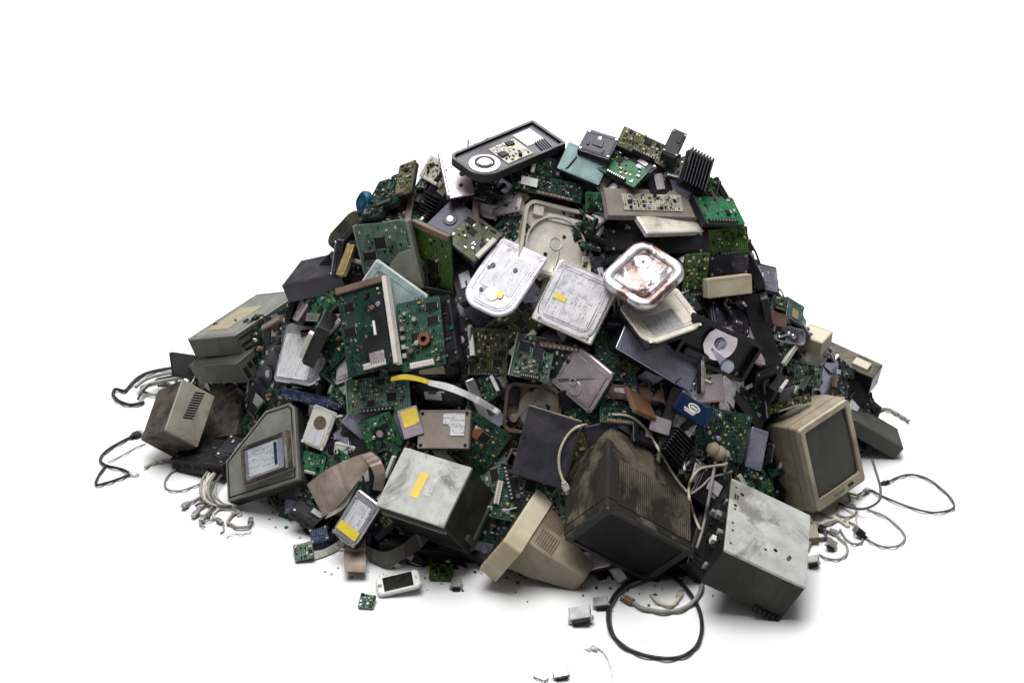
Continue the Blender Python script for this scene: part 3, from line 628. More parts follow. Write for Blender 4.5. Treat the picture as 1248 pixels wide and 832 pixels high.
r_, L_, W_, t_ = H(drive_box, 'drive_tray', 'rosy grey metal tray holding a strip of circuit parts, below the summit', 'drive tray', [(748, 266), (846, 262), (852, 236), (731, 226)], 11, 14, 'rosy tray', mat='silver_pink', top='brownmetal', rim=False)
MB().slab(rrect(L_ * .66, W_ * .6, .002), t_ + .0012, t_ + .003).build('circuit_board', 'pcb_pale', r_); components(r_, L_ * .66, W_ * .6, t_ + .003, 40, 7, 3, False, 3)
H(drive_box, 'drive_case', 'pale cream-pink drive plate projecting below the rosy tray', 'drive case', [(790, 284), (857, 283), (845, 261), (775, 265)], 6, 18, 'cream-pink plate', mat='silver_pink', top='silver_cream', rim=True)
H(board, 'circuit_board', 'bright green board on a thick black drive just under the dark summit scraps', 'circuit board', [(722, 204), (775, 228), (789, 208), (746, 184)], 9, 16, 'summit green board', group=GB, mat='pcb_bright', seed=18, n=16, chips=1, caps=0)
H(drive_box, 'drive_case', 'teal-grey flat drive case right of the topmost opened drive', 'drive case', [(676, 205), (732, 226), (742, 194), (696, 173)], 12, 12, 'teal-grey case', mat='iron', top='teal', rim=True)
H(board, 'circuit_board', 'long dark board carrier with white sticker below the topmost opened drive', 'circuit board', [(631, 232), (711, 248), (708, 226), (641, 208)], 13, 10, 'stickered board carrier', group=GB, mat='pcb_dark', seed=19, n=30, chips=2)
r_ = MARK[-1][0]; stick(r_, -.04, 0, .021, .028, .014, 'white', 0)
H(rough_box, 'drive_case', 'glossy purple-grey drive at the summit, left of the dark scraps', 'drive case', [(704, 182), (741, 196), (757, 168), (716, 157)], 8, 14, 'purple summit drive', mat='purple', lid='graphite', seed=11)
H(rough_box, 'drive_case', 'violet-black slab drive lying above the summit green board', 'drive case', [(752, 192), (786, 214), (803, 205), (765, 178)], 8, 10, None, mat='purple', seed=12)
H(board, 'circuit_board', 'dark mossy board crowning the summit, black connectors on top', 'circuit board', [(754, 177), (808, 203), (823, 182), (758, 153)], 10, 12, 'mossy summit board', group=GB, mat='pcb_olive', seed=21, n=40, chips=3, caps=4)
H(rough_box, 'rectangular_block', 'upright black block sticking out of the summit at the right', 'plastic block', [(806, 186), (824, 194), (838, 163), (821, 156)], 9, 18, 'upright black block', mat='black', seed=2, detail=False)
def heatsink(p, L, W, t):
    MB().slab(rrect(L, W, .001), 0, t * .4).build('base', 'black', p); m = MB()
    for k in range(8): m.box(-L / 2 + L * (k + .5) / 8, 0, t * .4, L * .05, W * .97, t * .9, .0005)
    tag(m.build('fins', 'graphite', p), kind='stuff')
H(heatsink, 'heat_sink', 'black ribbed heat sink standing on the right shoulder of the summit', 'heat sink', [(828, 222), (862, 234), (868, 196), (845, 178)], 12, 14, 'black heat sink')
H(board, 'circuit_board', 'small teal board tucked behind the black heat sink', 'circuit board', [(806, 214), (829, 220), (833, 192), (818, 188)], 5, 8, None, group=GB, mat='pcb_grey', seed=23, n=12, chips=1, caps=0)
def bracket(p, L, W, t):
    m = MB().slab(rrect(L, W, .003), 0, t, .0005); m.build('plate', 'silver_pink', p)
    MB().box(-L * .46, 0, 0, L * .12, W, t + .01, .002).build('folded_edge', 'silver', p); m = MB()
    for x, y, r in ((.05, .25, .004), (.2, 0, .005), (.08, -.25, .0035), (.32, .3, .003)): m.slab(circ(r, x * L, y * W, 14), t, t + .0003)
    m.build('holes', 'chip', p)
H(bracket, 'mounting_bracket', 'bent pinkish steel bracket with holes left of the topmost opened drive', 'bracket', [(545, 242), (579, 236), (567, 184), (535, 190)], 3, 16, 'pinkish bracket')
H(board, 'circuit_board', 'triangular cream board end poking out left of the pinkish bracket', 'circuit board', [(505, 214), (541, 230), (546, 202), (530, 190)], 4, 10, 'cream board end', group=GB, mat='pcb_pale', seed=24, n=18, chips=1)
for q, s_ in (([(437, 268), (462, 262), (487, 213), (462, 222)], 'nearest the bright blue plastic'), ([(458, 256), (482, 246), (500, 206), (478, 214)], 'in the middle of three'), ([(478, 243), (502, 232), (505, 196), (489, 200)], 'touching the cream board end')):
    H(board, 'power_board', 'dark olive board standing on the left shoulder, ' + s_, 'circuit board', q, 8, 12, None, group='dark boards on the left shoulder', mat='pcb_olive' if 'cream' in s_ else 'pcb_dark', seed=len(s_), n=26, chips=2, caps=4)
def pill(p, L, W, t, mat='olive'):
    MB().slab(rrect(L, W, W * .45, seg=6), 0, t, t * .35).build('shell', mat, p); m = MB()
    for k in range(5): m.box(-L * .3 + k * L * .13, 0, t, L * .06, W * .3, .001, .0003)
    m.build('keys', 'black', p)
H(pill, 'handset', 'long dark rounded handset leaning at the left shoulder of the heap', 'handset', [(393, 291), (406, 304), (444, 263), (431, 250)], 11, 14, 'dark handset')
def cap_(p, L, W, t): MB().slab(rrect(L, W, W * .4, seg=6), 0, t, t * .3).build('cap', 'cyanblue', p); MB().ring(circ(W * .3, 0, 0, 20), circ(W * .22, 0, 0, 20), t, t + .001).build('rim', 'blue', p)
H(cap_, 'plastic_piece', 'bright blue rounded plastic piece beside the dark boards on the left shoulder', 'plastic piece', [(430, 258), (443, 263), (449, 235), (437, 230)], 9, 10, 'blue plastic piece')
r0 = thing('drive_case', 'dark grey metal drive case sloping on the left flank above the stacked grey cases', 'drive case'); L_, W_, t_ = obj_y(r0, (408, 322), (431, 291), (350, 361), (416, 342), lift=26)
drive_box(r0, L_, W_, t_, 'iron', 'iron', rim=True, holesA=0); MARK.append((r0, 'sloping dark case', (385, 335)))
H(drive_box, 'connector_strip', 'short brass and steel strip on the right end of the sloping dark case', 'metal strip', [(409, 336), (419, 333), (432, 300), (424, 296)], 6, 26, None, mat='gold', rim=False)
H(drive_box, 'metal_strip', 'pair of bright narrow steel strips at the top of the grey-plated board', 'metal strip', [(437, 291), (470, 273), (466, 264), (434, 283)], 6, 22, None, mat='off_white', top='tin', rim=False)
H(rough_box, 'drive_case', 'dark drive with silver end under the topmost opened drive', 'drive case', [(598, 262), (632, 257), (637, 230), (603, 238)], 10, 6, None, mat='silver_pink', seed=31)
H(board, 'circuit_board', 'small green board under the left end of the topmost opened drive', 'circuit board', [(566, 240), (600, 250), (606, 226), (578, 220)], 4, 4, None, group=GB, mat='pcb', seed=33, n=16, chips=1)
H(rough_box, 'drive_case', 'violet glass-like box beside the round end of the topmost opened drive', 'drive case', [(569, 188), (603, 182), (603, 168), (570, 167)], 9, 4, None, mat='purple', lid='silver_blue', seed=34)
# --- centre right: black rail and blue box
H(drive_box, 'rail', 'long black side rail standing at the right, top end behind the cream box', 'rail', [(930, 446), (952, 441), (926, 358), (904, 362)], 12, 30, 'black rail', mat='black', top='black', rim=False)
H(rough_box, 'drive_case', 'open black case interior left of the black rail', 'drive case', [(872, 412), (922, 440), (908, 364), (866, 370)], 10, 6, 'black case interior', mat='black_cast', lid='purple', seed=41)
H(drive_box, 'metal_strip', 'worn pinkish silver strip along the left side of the black rail', 'metal strip', [(914, 436), (934, 446), (924, 402), (911, 398)], 5, 30, None, mat='silver_pink', rim=False)
H(rough_box, 'drive_case', 'black corner case under the lower end of the black rail', 'drive case', [(918, 488), (944, 474), (950, 444), (922, 452)], 16, 18, None, mat='black', seed=42)
def emblem_box(p, L, W, t):
    MB().slab(rrect(L, W, .003), 0, t, .0015).build('box', 'blue', p); m = MB()
    o = [(L * -.02 + .011 * math.cos(a * PI / 14) , W * .12 + .0062 * math.sin(a * PI / 14)) for a in range(28)]; i = [(L * -.02 + .0085 * math.cos(a * PI / 14), W * .12 + .0038 * math.sin(a * PI / 14)) for a in range(28)]
    m.ring(o, i, t, t + .0005); m.box(-L * .02, W * .12, t, .012, .003, .0005); m.build('oval_emblem', 'white', p); m = MB()
    m.box(-L * .08, -W * .12, t, .022, .0028, .0005).box(-L * .08, -W * .23, t, .018, .0022, .0005).build('emblem_lines', 'white', p)
H(emblem_box, 'blue_box', 'dark blue box with pale oval emblem right of the large dark monitor', 'box', [(820, 496), (858, 523), (871, 503), (832, 477)], 9, 22, 'dark blue box')
H(drive_box, 'drive_case', 'lilac grid-patterned plate under the dark opened drive', 'metal plate', [(850, 492), (884, 488), (880, 456), (846, 458)], 6, 6, 'lilac plate', mat='silver_pink', rim=True)
H(board, 'circuit_board', 'deep green board with black round part, low right of the dark blue box', 'circuit board', [(838, 552), (910, 566), (912, 504), (862, 497)], 4, 6, 'deep green board', group=GB, mat='pcb', seed=44, n=50, chips=2, hole=False, caps=3)
def lumps(p, L, W, t):
    m = MB(); rr = random.Random(4)
    for cx, cy, r in ((-.25, .1, .3), (.05, -.1, .32), (.3, -.2, .26)):
        rings = []
        for k in range(1, 8):
            a = PI * k / 8; rings.append([(cx * L + r * L * math.sin(a) * math.cos(b * PI / 6) * (1 + rr.uniform(-.06, .06)), cy * W + r * L * math.sin(a) * math.sin(b * PI / 6) * (1 + rr.uniform(-.06, .06)), t * .5 - r * L * math.cos(a)) for b in range(12)])
        m.loft(rings)
    m.build('lumps', 'foam', p, True)
H(lumps, 'foam_lump', 'knobbly cream foam lump at the top edge of the right metal case', 'foam lump', [(862, 556), (888, 561), (892, 547), (866, 541)], 7, 8, 'cream foam lump')
H(drive_box, 'metal_case', 'blue-grey crumpled metal piece standing against the beige monitor', 'metal piece', [(909, 568), (926, 573), (938, 527), (916, 519)], 9, 20, 'blue-grey metal piece', mat='silver_blue', rim=True)
H(board, 'circuit_board', 'green board peeping over the top of the large dark monitor', 'circuit board', [(722, 514), (790, 520), (770, 484), (740, 478)], 4, 8, None, group=GB, mat='pcb', seed=46, n=24, chips=1)
H(drive_box, 'plastic_piece', 'orange-brown plastic piece above the large dark monitor', 'plastic piece', [(776, 500), (799, 510), (790, 484), (762, 470)], 5, 12, None, mat='umber', top='orange', rim=False)
H(rough_box, 'drive_case', 'dark brown drive edge under the wedged green board', 'drive case', [(730, 482), (815, 492), (812, 474), (732, 466)], 8, 4, None, mat='umber', lid='umber', seed=47)
H(drive_box, 'plastic_piece', 'violet plastic clip with white tip beside the orange-brown piece', 'plastic piece', [(790, 522), (816, 532), (818, 512), (796, 506)], 6, 12, None, mat='purple', top='silver_pink', rim=False)
# --- centre left, low
def plate(p, L, W, t):
    MB().slab(rrect(L, W, .001), 0, t * .6, .0006).build('frame', 'beige', p); MB().slab(rrect(L * .985, W * .985, .001), t * .6, t, .0008).build('felt_top', 'graphite_felt', p)
mt['graphite_felt'] = plain('graphite_felt', (.022, .021, .027), .75, 0, .7, .5, (.06, .055, .065), bs=.8, scl=22, spec=.2, scratch=.3)
H(plate, 'felt_plate', 'square black felt-covered plate left of the large dark monitor', 'plate', [(621, 576), (687, 597), (707, 513), (645, 494)], 5, 34, 'black felt plate')
H(board, 'circuit_board', 'green board with copper disc behind the brown laptop drive', 'circuit board', [(544, 556), (588, 577), (624, 535), (580, 498)], 5, 14, 'copper-disc board', group=GB, mat='pcb', seed=48, n=36, chips=1, conn=True)
r_ = MARK[-1][0]; MB().slab(circ(.011, -.012, .014, 20), .0065, .009, .001).build('copper_disc', 'copper', r_)
H(board, 'circuit_board', 'bright green board with dark round hub left of the brown laptop drive', 'circuit board', [(453, 557), (490, 540), (475, 502), (434, 514)], 5, 14, 'hubbed green board', group=GB, mat='pcb_bright', seed=49, n=30, chips=1, hole=True)
H(board, 'circuit_board', 'grey-green board with silver left edge under the large dark board', 'circuit board', [(426, 507), (500, 496), (498, 456), (422, 462)], 6, 14, 'silver-edged board', group=GB, mat='pcb_grey', seed=50, n=44, chips=3, rim='tin')
H(drive_box, 'battery_pack', 'slanted purple pack with yellow and white label beside the brown laptop drive', 'battery pack', [(497, 536), (513, 527), (511, 494), (480, 500)], 6, 22, 'purple labelled pack', mat='purple', top='silver_pink', sticker='label_yellow', sst=(.05, .15, .8, .55), rim=False)
H(board, 'circuit_board', 'small green board right below the small pale drive', 'circuit board', [(366, 574), (392, 580), (398, 556), (370, 548)], 4, 14, None, group=GB, mat='pcb_bright', seed=51, n=12, chips=1)
H(drive_box, 'connector_strip', 'long blue-black connector strip under the silver-grey labelled drive', 'connector strip', [(342, 484), (414, 500), (416, 488), (344, 472)], 6, 12, 'blue-black strip', mat='pcb_blue', top='pcb_blue', holesA=9, rim=True)
H(drive_box, 'metal_strip', 'thin silver slab above the silver-grey labelled drive', 'metal strip', [(366, 391), (414, 392), (412, 383), (370, 381)], 4, 12, None, mat='tin', rim=False)
H(rough_box, 'drive_case', 'black box lying right of the purple labelled pack under the white ribbon', 'drive case', [(503, 498), (566, 500), (560, 470), (500, 466)], 12, 6, None, mat='black', seed=52)
H(drive_box, 'bracket_plate', 'black perforated bracket plate at the far left under the stacked grey cases', 'bracket', [(211, 460), (243, 462), (240, 436), (206, 428)], 4, 8, 'perforated black bracket', mat='black', holesA=3, rim=True)
# --- right flank
r_ = thing('slot_drive', 'dark grey slot-loading drive with tan top on the right flank', 'drive case')
L_, W_, t_ = obj_y(r_, (1064, 461), (1076, 445), (1001, 432), (1058, 482), lift=34); MARK.append((r_, 'tan-topped slot drive', (1035, 455)))
drive_box(r_, L_, W_, t_, 'graphite', 'taupe', rim=False)
m = MB(); m.xf = faceB(L_, W_, t_); m.box(0, t_ * .1, 0, W_ * .5, t_ * .14, .001); m.build('slot', 'chip', r_)
MB().box(-L_ * .1, -W_ * .2, t_ + .001, .02, .03, .006, .001).build('cream_pad', 'cream', r_)
H(drive_box, 'plug_box', 'cream ridged box above the tan-topped slot drive', 'box', [(978, 409), (997, 418), (1020, 405), (982, 394)], 18, 14, 'cream ridged box', mat='beige', top='cream', rim=True)
H(drive_box, 'drive_case', 'low grey case on the floor behind the beige monitor at the far right', 'drive case', [(1041, 510), (1101, 550), (1092, 520), (1036, 491)], 17, 0, 'low grey case', ground=True, n0=Vector((.05, -.1, 1)).normalized(), mat='zinc_dark', top='zinc_dark', rim=True)
H(rough_box, 'drive_case', 'black drive with lavender top at the right shoulder', 'drive case', [(919, 352), (952, 360), (945, 325), (918, 319)], 12, 10, 'lavender-topped black drive', mat='black', lid='silver_blue', seed=61)
H(rough_box, 'drive_case', 'dark teal box at the right edge above the cream ridged box', 'drive case', [(957, 386), (977, 400), (981, 373), (959, 361)], 12, 10, 'dark teal box', mat='black', lid='teal', seed=62)
H(board, 'circuit_board', 'small green board left of the dark teal box', 'circuit board', [(938, 372), (958, 380), (960, 364), (944, 360)], 4, 16, None, group=GB, mat='pcb_grey', seed=63, n=10, chips=1, caps=0)
H(drive_box, 'plastic_piece', 'rust-brown piece under the small green board at the right', 'plastic piece', [(937, 394), (958, 400), (960, 385), (942, 378)], 5, 14, None, mat='umber', rim=False)
H(hdd_open, 'opened_drive', 'battered grey opened drive right of the black rail', 'opened hard drive', [(942, 414), (983, 422), (980, 402), (946, 394)], 6, 18, 'battered grey drive', group=HO, cast='silver_blue', plt='mirror', corner=.3)
H(board, 'circuit_board', 'pale green board with silver end above the beige monitor', 'circuit board', [(950, 462), (1000, 474), (1003, 446), (956, 434)], 5, 18, 'silver-ended board', group=GB, mat='pcb_grey', seed=64, n=36, chips=2, rim='tin')
H(board, 'circuit_board', 'long narrow green board resting along the top of the beige monitor', 'circuit board', [(938, 506), (990, 488), (986, 480), (936, 494)], 4, 34, None, group=GB, mat='pcb_olive', seed=65, n=16, chips=1, caps=0)
# ------------------------------------------------------------------ the big boxes round the foot of the heap
def MK(r, s, c): MARK.append((r, s, c)); return r
# stacked grey cases, left
r0 = thing('optical_drive', 'grey metal drive with tan label, upper one of the two stacked cases at the left', 'optical drive', 'grey cases stacked on the left flank')
L_, W_, t_ = obj_y(r0, (286, 409), (372, 352), (228, 414), (296, 431), lift=56)
drive_box(r0, L_, W_, t_, 'zinc_dark', 'zinc', 'label_tan', None, 0, (-.08, .12, .5, .45)); m = MB(); m.xf = faceA(L_, W_, t_); m.box(0, -t_ * .1, 0, L_ * .94, t_ * .1, .0012).box(0, t_ * .25, 0, L_ * .94, t_ * .06, .001).build('side_seams', 'chip', r0)  # casing coloured darker than the lid to carry the shade of the sides
MK(r0, 'upper stacked grey case', (285, 395))
r0 = thing('optical_drive', 'grey metal drive with green circuits in its side, lower of the two stacked cases', 'optical drive', 'grey cases stacked on the left flank')
L_, W_, t_ = obj_y(r0, (288, 444), (348, 394), (229, 446), (302, 466), lift=68)
drive_box(r0, L_, W_, t_, 'zinc_dark', 'zinc_dark', None, None, 0); m = MB(); m.xf = faceA(L_, W_, t_)
for k in range(9): m.box(-L_ * .42 + k * L_ * .1, t_ * R.uniform(-.2, .2), 0, L_ * .06, t_ * R.uniform(.2, .5), .0015)
m.build('side_openings', 'chip', r0); m = MB(); m.xf = faceA(L_, W_, t_); m.box(L_ * .3, 0, 0, L_ * .3, t_ * .6, .002).build('side_circuit', 'pcb_bright', r0)
MK(r0, 'lower stacked grey case', (285, 450))
# power supply, far left
r0 = thing('power_supply', 'dirty brown power supply with vented grey band lying at the far left', 'power supply', 'power supplies round the foot of the heap')
L_, W_, t_ = obj_y(r0, (201, 524), (240, 545), (222, 462), (172, 536))
drive_box(r0, L_, W_, t_, 'taupe_dark', 'beige_band', None, None, 0, rim=False); m = MB()
for k in range(11): m.slab(rrect(L_ * .3, W_ * .022, W_ * .01, -L_ * .02 + k * .0006, -W_ * .1 + k * W_ * .052, rot=.35), t_ + .0012, t_ + .0018)
m.build('vent_slots', 'chip', r0)
MK(r0, 'brown power supply', (215, 505))
H(drive_box, 'drive_case', 'dark brown cased drive right beside the vented power supply', 'drive case', [(244, 538), (288, 527), (298, 467), (257, 471)], 26, 40, 'dark brown case', mat='taupe_dark', top='taupe_dark', rim=True)
# grey plate case
def plate_case(p, L, W, t):
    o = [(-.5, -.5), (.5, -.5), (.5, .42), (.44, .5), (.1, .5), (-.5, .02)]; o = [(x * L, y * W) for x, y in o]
    MB().slab(o, 0, t * .8, .002).build('casing', 'shade_dark', p); m = MB().slab([(x * .985, y * .985) for x, y in o], t * .8, t, .001)  # thick near-black casing takes the place of the shadow under the plate
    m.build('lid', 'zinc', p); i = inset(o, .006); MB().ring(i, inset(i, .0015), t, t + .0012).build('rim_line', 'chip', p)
r0 = H(plate_case, 'metal_case', 'grey sheet metal case with cut corner under the blue-labelled framed drive', 'metal case', [(277, 613), (363, 582), (357, 490), (272, 515)], 22, 0, 'cut-corner grey case', ground=True)[0]
fp_, fn_ = on_face(r0, 324, 557)
H(framed_drive, 'framed_drive', 'brown framed drive with blue and white label lying on the grey case plate', 'hard drive', [(295, 591), (355, 567), (350, 524), (293, 544)], 11, 12, 'blue-labelled framed drive', at=fp_, n0=fn_)

# front pale case
r0 = thing('metal_case', 'pale grey stained metal case with yellow sticker at the front', 'metal case')
L_, W_, t_ = obj_y(r0, (540, 642), (575, 570), (457, 615), (573, 676), raise_=26)
drive_box(r0, L_, W_, t_, 'shade_dark', 'zinc_pale', None, None, 0, rim=False)  # lid in the lit tone, casing colour darkened as its shaded sides
stick(r0, -L_ * .0, W_ * .06, t_ + .0013, L_ * .42, W_ * .12, 'label_yellow', .001); stick(r0, L_ * .02, -W_ * .1, t_ + .0013, L_ * .3, W_ * .1, 'label_fade', .001, name='faded_sticker')
m = MB(); m.xf = faceB(L_, W_, t_); m.box(0, t_ * .32, 0, W_ * .96, t_ * .06, .004).box(0, -t_ * .05, -.001, W_ * .9, t_ * .55, .002, 0, 1); m.build('front_flange', ['zinc', 'chip'], r0)
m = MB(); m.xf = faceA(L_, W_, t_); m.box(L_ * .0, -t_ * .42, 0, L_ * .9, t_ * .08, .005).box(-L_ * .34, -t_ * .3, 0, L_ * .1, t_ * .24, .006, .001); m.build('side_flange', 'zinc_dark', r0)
MK(r0, 'pale front case', (530, 610))
# right light case
r0 = thing('power_supply', 'pale dented power supply with shade-darkened underside, front right corner of the heap', 'power supply', 'power supplies round the foot of the heap')
L_, W_, t_ = obj_y(r0, (883, 670), (981, 716), (893, 581), (853, 709))
drive_box(r0, L_, W_, t_, 'shade_dark', 'zinc_pale', None, None, 0, rim=False); m = MB()  # shade of underside and sides put into the casing colour, lid pale
for x, y, r in ((-.44, .4, .002), (-.43, .15, .003), (-.43, .1, .002), (-.44, -.1, .0022), (-.43, -.2, .0022), (-.44, -.38, .002), (-.36, .34, .0035), (.1, -.2, .0035), (-.02, -.25, .0025)): m.slab(circ(r, x * L_, y * W_, 10), t_ + .0012, t_ + .0016)
m.box(-.44 * L_, .27 * W_, t_ + .0012, .003, .012, .0004).box(-.41 * L_, .27 * W_, t_ + .0012, .0025, .012, .0004).build('punched_holes', 'chip', r0)
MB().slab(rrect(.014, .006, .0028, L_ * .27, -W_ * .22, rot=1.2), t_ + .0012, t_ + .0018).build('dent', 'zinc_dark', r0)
m = MB(); m.xf = faceB(L_, W_, t_); rr = random.Random(8)
m.box(0, 0, -.002, W_ * .96, t_ * .9, .003)
for k in range(16): m.box(rr.uniform(-.4, .4) * W_, rr.uniform(-.4, .4) * t_, .001, rr.uniform(.004, .02), rr.uniform(.003, .012), rr.uniform(.002, .009), .0005, rr.choice([1, 2, 3, 0]))
m.build('connector_panel', ['chip', 'black', 'tin', 'off_white'], r0)
m = MB(); m.xf = faceA(L_, W_, t_)
for k in range(6): m.box(L_ * (.18 + k * .055), -t_ * .5, 0, L_ * .03, t_ * .16, .006, .001)
m.build('cooling_feet', 'black', r0)
MK(r0, 'pale right power supply', (925, 660))
# ---- monitors
def frust(o0, z0, o1, z1): return [[(x, y, z0) for x, y in o0], [(x, y, z1) for x, y in o1]]
# large dark monitor, face down
r0 = thing('crt_monitor', 'large dark brown tube monitor lying face down with a cable over it', 'monitor', 'old tube monitors')
L_, W_, t_ = obj_y(r0, (740, 616), (685, 655), (846, 672), (741, 540))
H2 = t_
def sect(z, sx, sy, ox=0, oy=0, r=.008): return [(x + ox * L_, y + oy * W_, z) for x, y in rrect(L_ * sx, W_ * sy, r * .5, seg=2)]
m = MB(); m.loft([sect(t_, .97, .97, r=.006), sect(t_ - .004, 1, 1), sect(t_ * .2, .99, .99), sect(-t_ * .1, .96, .95, 0, -.01), sect(-t_ * .38, .78, .76, -.03, -.05), sect(-t_ * .5, .62, .6, -.06, -.08), sect(-t_ * .53, .55, .52, -.06, -.08)])
m.build('housing', 'taupe', r0)
MB().slab(rrect(L_ * .86, W_ * .84, .006), t_ - .001, t_ + .0015).build('screen', 'chip', r0)
MB().ring(rrect(L_ * .99, W_ * .99, .006), rrect(L_ * .87, W_ * .85, .006), t_ - .002, t_ + .004).build('bezel', 'shade_dark', r0)  # down-facing screen and bezel coloured near black in place of shade
m = MB(); m.xf = Matrix.Translation((-L_ / 2, 0, 0)) @ Matrix(((0, 0, -1, 0), (-1, 0, 0, 0), (0, 1, 0, 0), (0, 0, 0, 1)))
m.xf = Matrix(((1, 0, 0, 0), (0, 0, -1, -W_ / 2), (0, 1, 0, 0), (0, 0, 0, 1)))
# vent ribs on the face toward the viewer's right: plane x = -L/2
m.xf = Matrix(((0, 0, -1, -L_ / 2), (-1, 0, 0, 0), (0, 1, 0, 0), (0, 0, 0, 1)))
nr = 34
for k in range(nr): m.box(-W_ * .46 + W_ * .82 * k / (nr - 1), t_ * .52, 0, W_ * .009, t_ * .72, .002, 0)
m.build('vent_grille', 'taupe', r0); m = MB(); m.xf = Matrix(((0, 0, -1, -L_ / 2), (-1, 0, 0, 0), (0, 1, 0, 0), (0, 0, 0, 1))); m.box(-W_ * .05, t_ * .52, 0, W_ * .84, t_ * .72, .0006).build('vent_recess', 'shade_dark', r0)
m = MB(); m.ring([(a, c) for a, c, z in sect(0, 1.004, 1.004)], [(a, c) for a, c, z in sect(0, .97, .97)], t_ * .84, t_ * .855).build('seam', 'chip', r0)
settle(r0); MK(r0, 'large dark monitor', (765, 600))
# cream monitor on its side
r0 = thing('crt_monitor', 'cream tube monitor lying on its side at the front, vents on top', 'monitor', 'old tube monitors')
L_, W_, t_ = obj_y(r0, (612, 657), (656, 590), (580, 694), (612 + 21 * 4.3, 657 + 16 * 4.3))
def sec(z, x0, x1, y0, y1, r=.004): return [(x, y, z) for x, y in rrect((x1 - x0) * L_, (y1 - y0) * W_, r, (x0 + x1) / 2 * L_, (y0 + y1) / 2 * W_, seg=3)]
zb = t_ * (1 - 1 / 4.3)
MB().loft([sec(t_, -.49, .49, -.49, .49), sec(t_ - .003, -.5, .5, -.5, .5), sec(zb, -.5, .5, -.5, .5)][::-1]).build('bezel', 'cream', r0)
MB().slab(rrect(L_ * .82, W_ * .8, .01), t_ - .001, t_ + .002).build('screen', 'glass', r0)
m = MB(); m.loft([sec(zb, -.27, .46, -.46, .44), sec(t_ * .5, -.24, .42, -.45, .32), sec(t_ * .45, -.23, .26, -.45, .3), sec(t_ * .03, -.15, .13, -.41, .04), sec(0, -.13, .11, -.4, .02)][::-1]); m.build('housing', 'beige', r0)
m = MB(); m.xf = Matrix(((0, 0, 1, L_ * .0), (1, 0, 0, 0), (0, 1, 0, 0), (0, 0, 0, 1)))
m = MB(); m.xf = Matrix(((1, 0, 0, 0), (0, 0, -1, -W_ * .46), (0, 1, 0, 0), (0, 0, 0, 1)))
for gx in (0, 1):
    for k in range(9 if gx == 0 else 10):
        for j in range(8): m.box(L_ * ((-.2 if gx == 0 else .13) + .03 * k), t_ * ((.47 if gx == 0 else .51) + .032 * j), -.0004, L_ * .017, t_ * .016, .0008)
m.build('vent_holes', 'umber', r0)
settle(r0); MK(r0, 'cream monitor', (655, 660))
# beige monitor with its screen to the front
r0 = thing('crt_monitor', 'beige tube monitor with dark screen facing right, right side of the heap', 'monitor', 'old tube monitors')
L_, W_, t_ = obj_y(r0, (970, 523), (992, 626), (1031, 483), (936, 517))
MB().loft([sec(t_, -.485, .485, -.485, .485), sec(t_ - .003, -.5, .5, -.5, .5), sec(t_ * .35, -.5, .5, -.5, .5), sec(-t_ * .1, -.48, .46, -.47, .47), sec(-t_ * .6, -.36, .34, -.36, .36), sec(-t_ * 1.1, -.26, .26, -.26, .26)][::-1]).build('housing', 'beige', r0)
o = rrect(L_ * .965, W_ * .965, .004); i = rrect(L_ * .79, W_ * .83, .004, -L_ * .03, 0)
MB().ring(rrect(L_ * .97, W_ * .97, .006), i, t_ - .001, t_ + .007).build('bezel', 'tan_bezel', r0)
g = MB(); NN = 12; vs = []; fs = []
for a in range(NN + 1):
    for b in range(NN + 1):
        u_, v_ = a / NN - .5, b / NN - .5; vs.append((u_ * L_ * .81 - L_ * .035, v_ * W_ * .85, t_ + .001 + .004 * (1 - 2 * (u_ * u_ + v_ * v_))))
for a in range(NN):
    for b in range(NN): fs.append((a * (NN + 1) + b, (a + 1) * (NN + 1) + b, (a + 1) * (NN + 1) + b + 1, a * (NN + 1) + b + 1))
g.add(vs, fs); g.build('screen', 'dusty_glass', r0, True)
m = MB(); m.box(L_ * .42, W_ * .2, t_ + .007, L_ * .03, W_ * .1, .002, .0005)
for k in range(4): m.box(L_ * .43, -W_ * .1 + k * W_ * .05, t_ + .007, L_ * .02, W_ * .03, .0015, .0004)
m.build('buttons', 'taupe', r0)
m = MB(); m.ring([(a, c) for a, c, z in sec(0, -.503, .503, -.503, .503)], [(a, c) for a, c, z in sec(0, -.47, .47, -.47, .47)], t_ * .68, t_ * .695).build('seam', 'umber', r0)
settle(r0, .01); MK(r0, 'beige monitor', (1000, 555))
# --- small things on the floor in front
def phone(p, L, W, t):
    MB().slab(rrect(L, W, W * .2, seg=5), 0, t, t * .3).build('body', 'white', p)
    MB().slab(rrect(L * .68, W * .8, .0006), t, t + .0004).build('screen', 'glass', p)
    MB().slab(circ(W * .1, -L * .42, 0, 14), t, t + .0004).build('home_button', 'zinc', p); MB().slab(rrect(.0012, W * .2, .0005, L * .42, 0), t, t + .0004).build('earpiece', 'chip', p)
UPN = Vector((0, -.05, 1)).normalized()
H(phone, 'mobile_phone', 'white mobile phone with dark screen lying on the floor at the front', 'phone', [(461, 725), (513, 712), (509, 692), (457, 704)], 5, 0, 'white phone', ground=True, n0=UPN)
for q, l, s, mm in (([(436, 737), (455, 741), (459, 724), (440, 722)], 'tiny pale green board scrap on the floor left of the phone', 71, 'pcb_grey'),
                 ([(360, 684), (383, 678), (380, 659), (357, 664)], 'pale green board scrap on the floor at the left, beside the blue block', 72, 'pcb_grey'),
                 ([(523, 704), (551, 706), (553, 687), (524, 684)], 'dark green board scrap on the floor right of the phone', 73, 'pcb_lime')):
    H(board, 'board_scrap', l, 'circuit board', q, 3, 0, None, ground=True, n0=UPN, group='board scraps on the floor', mat=mm, seed=s, n=14, chips=1, caps=1, conn=False)
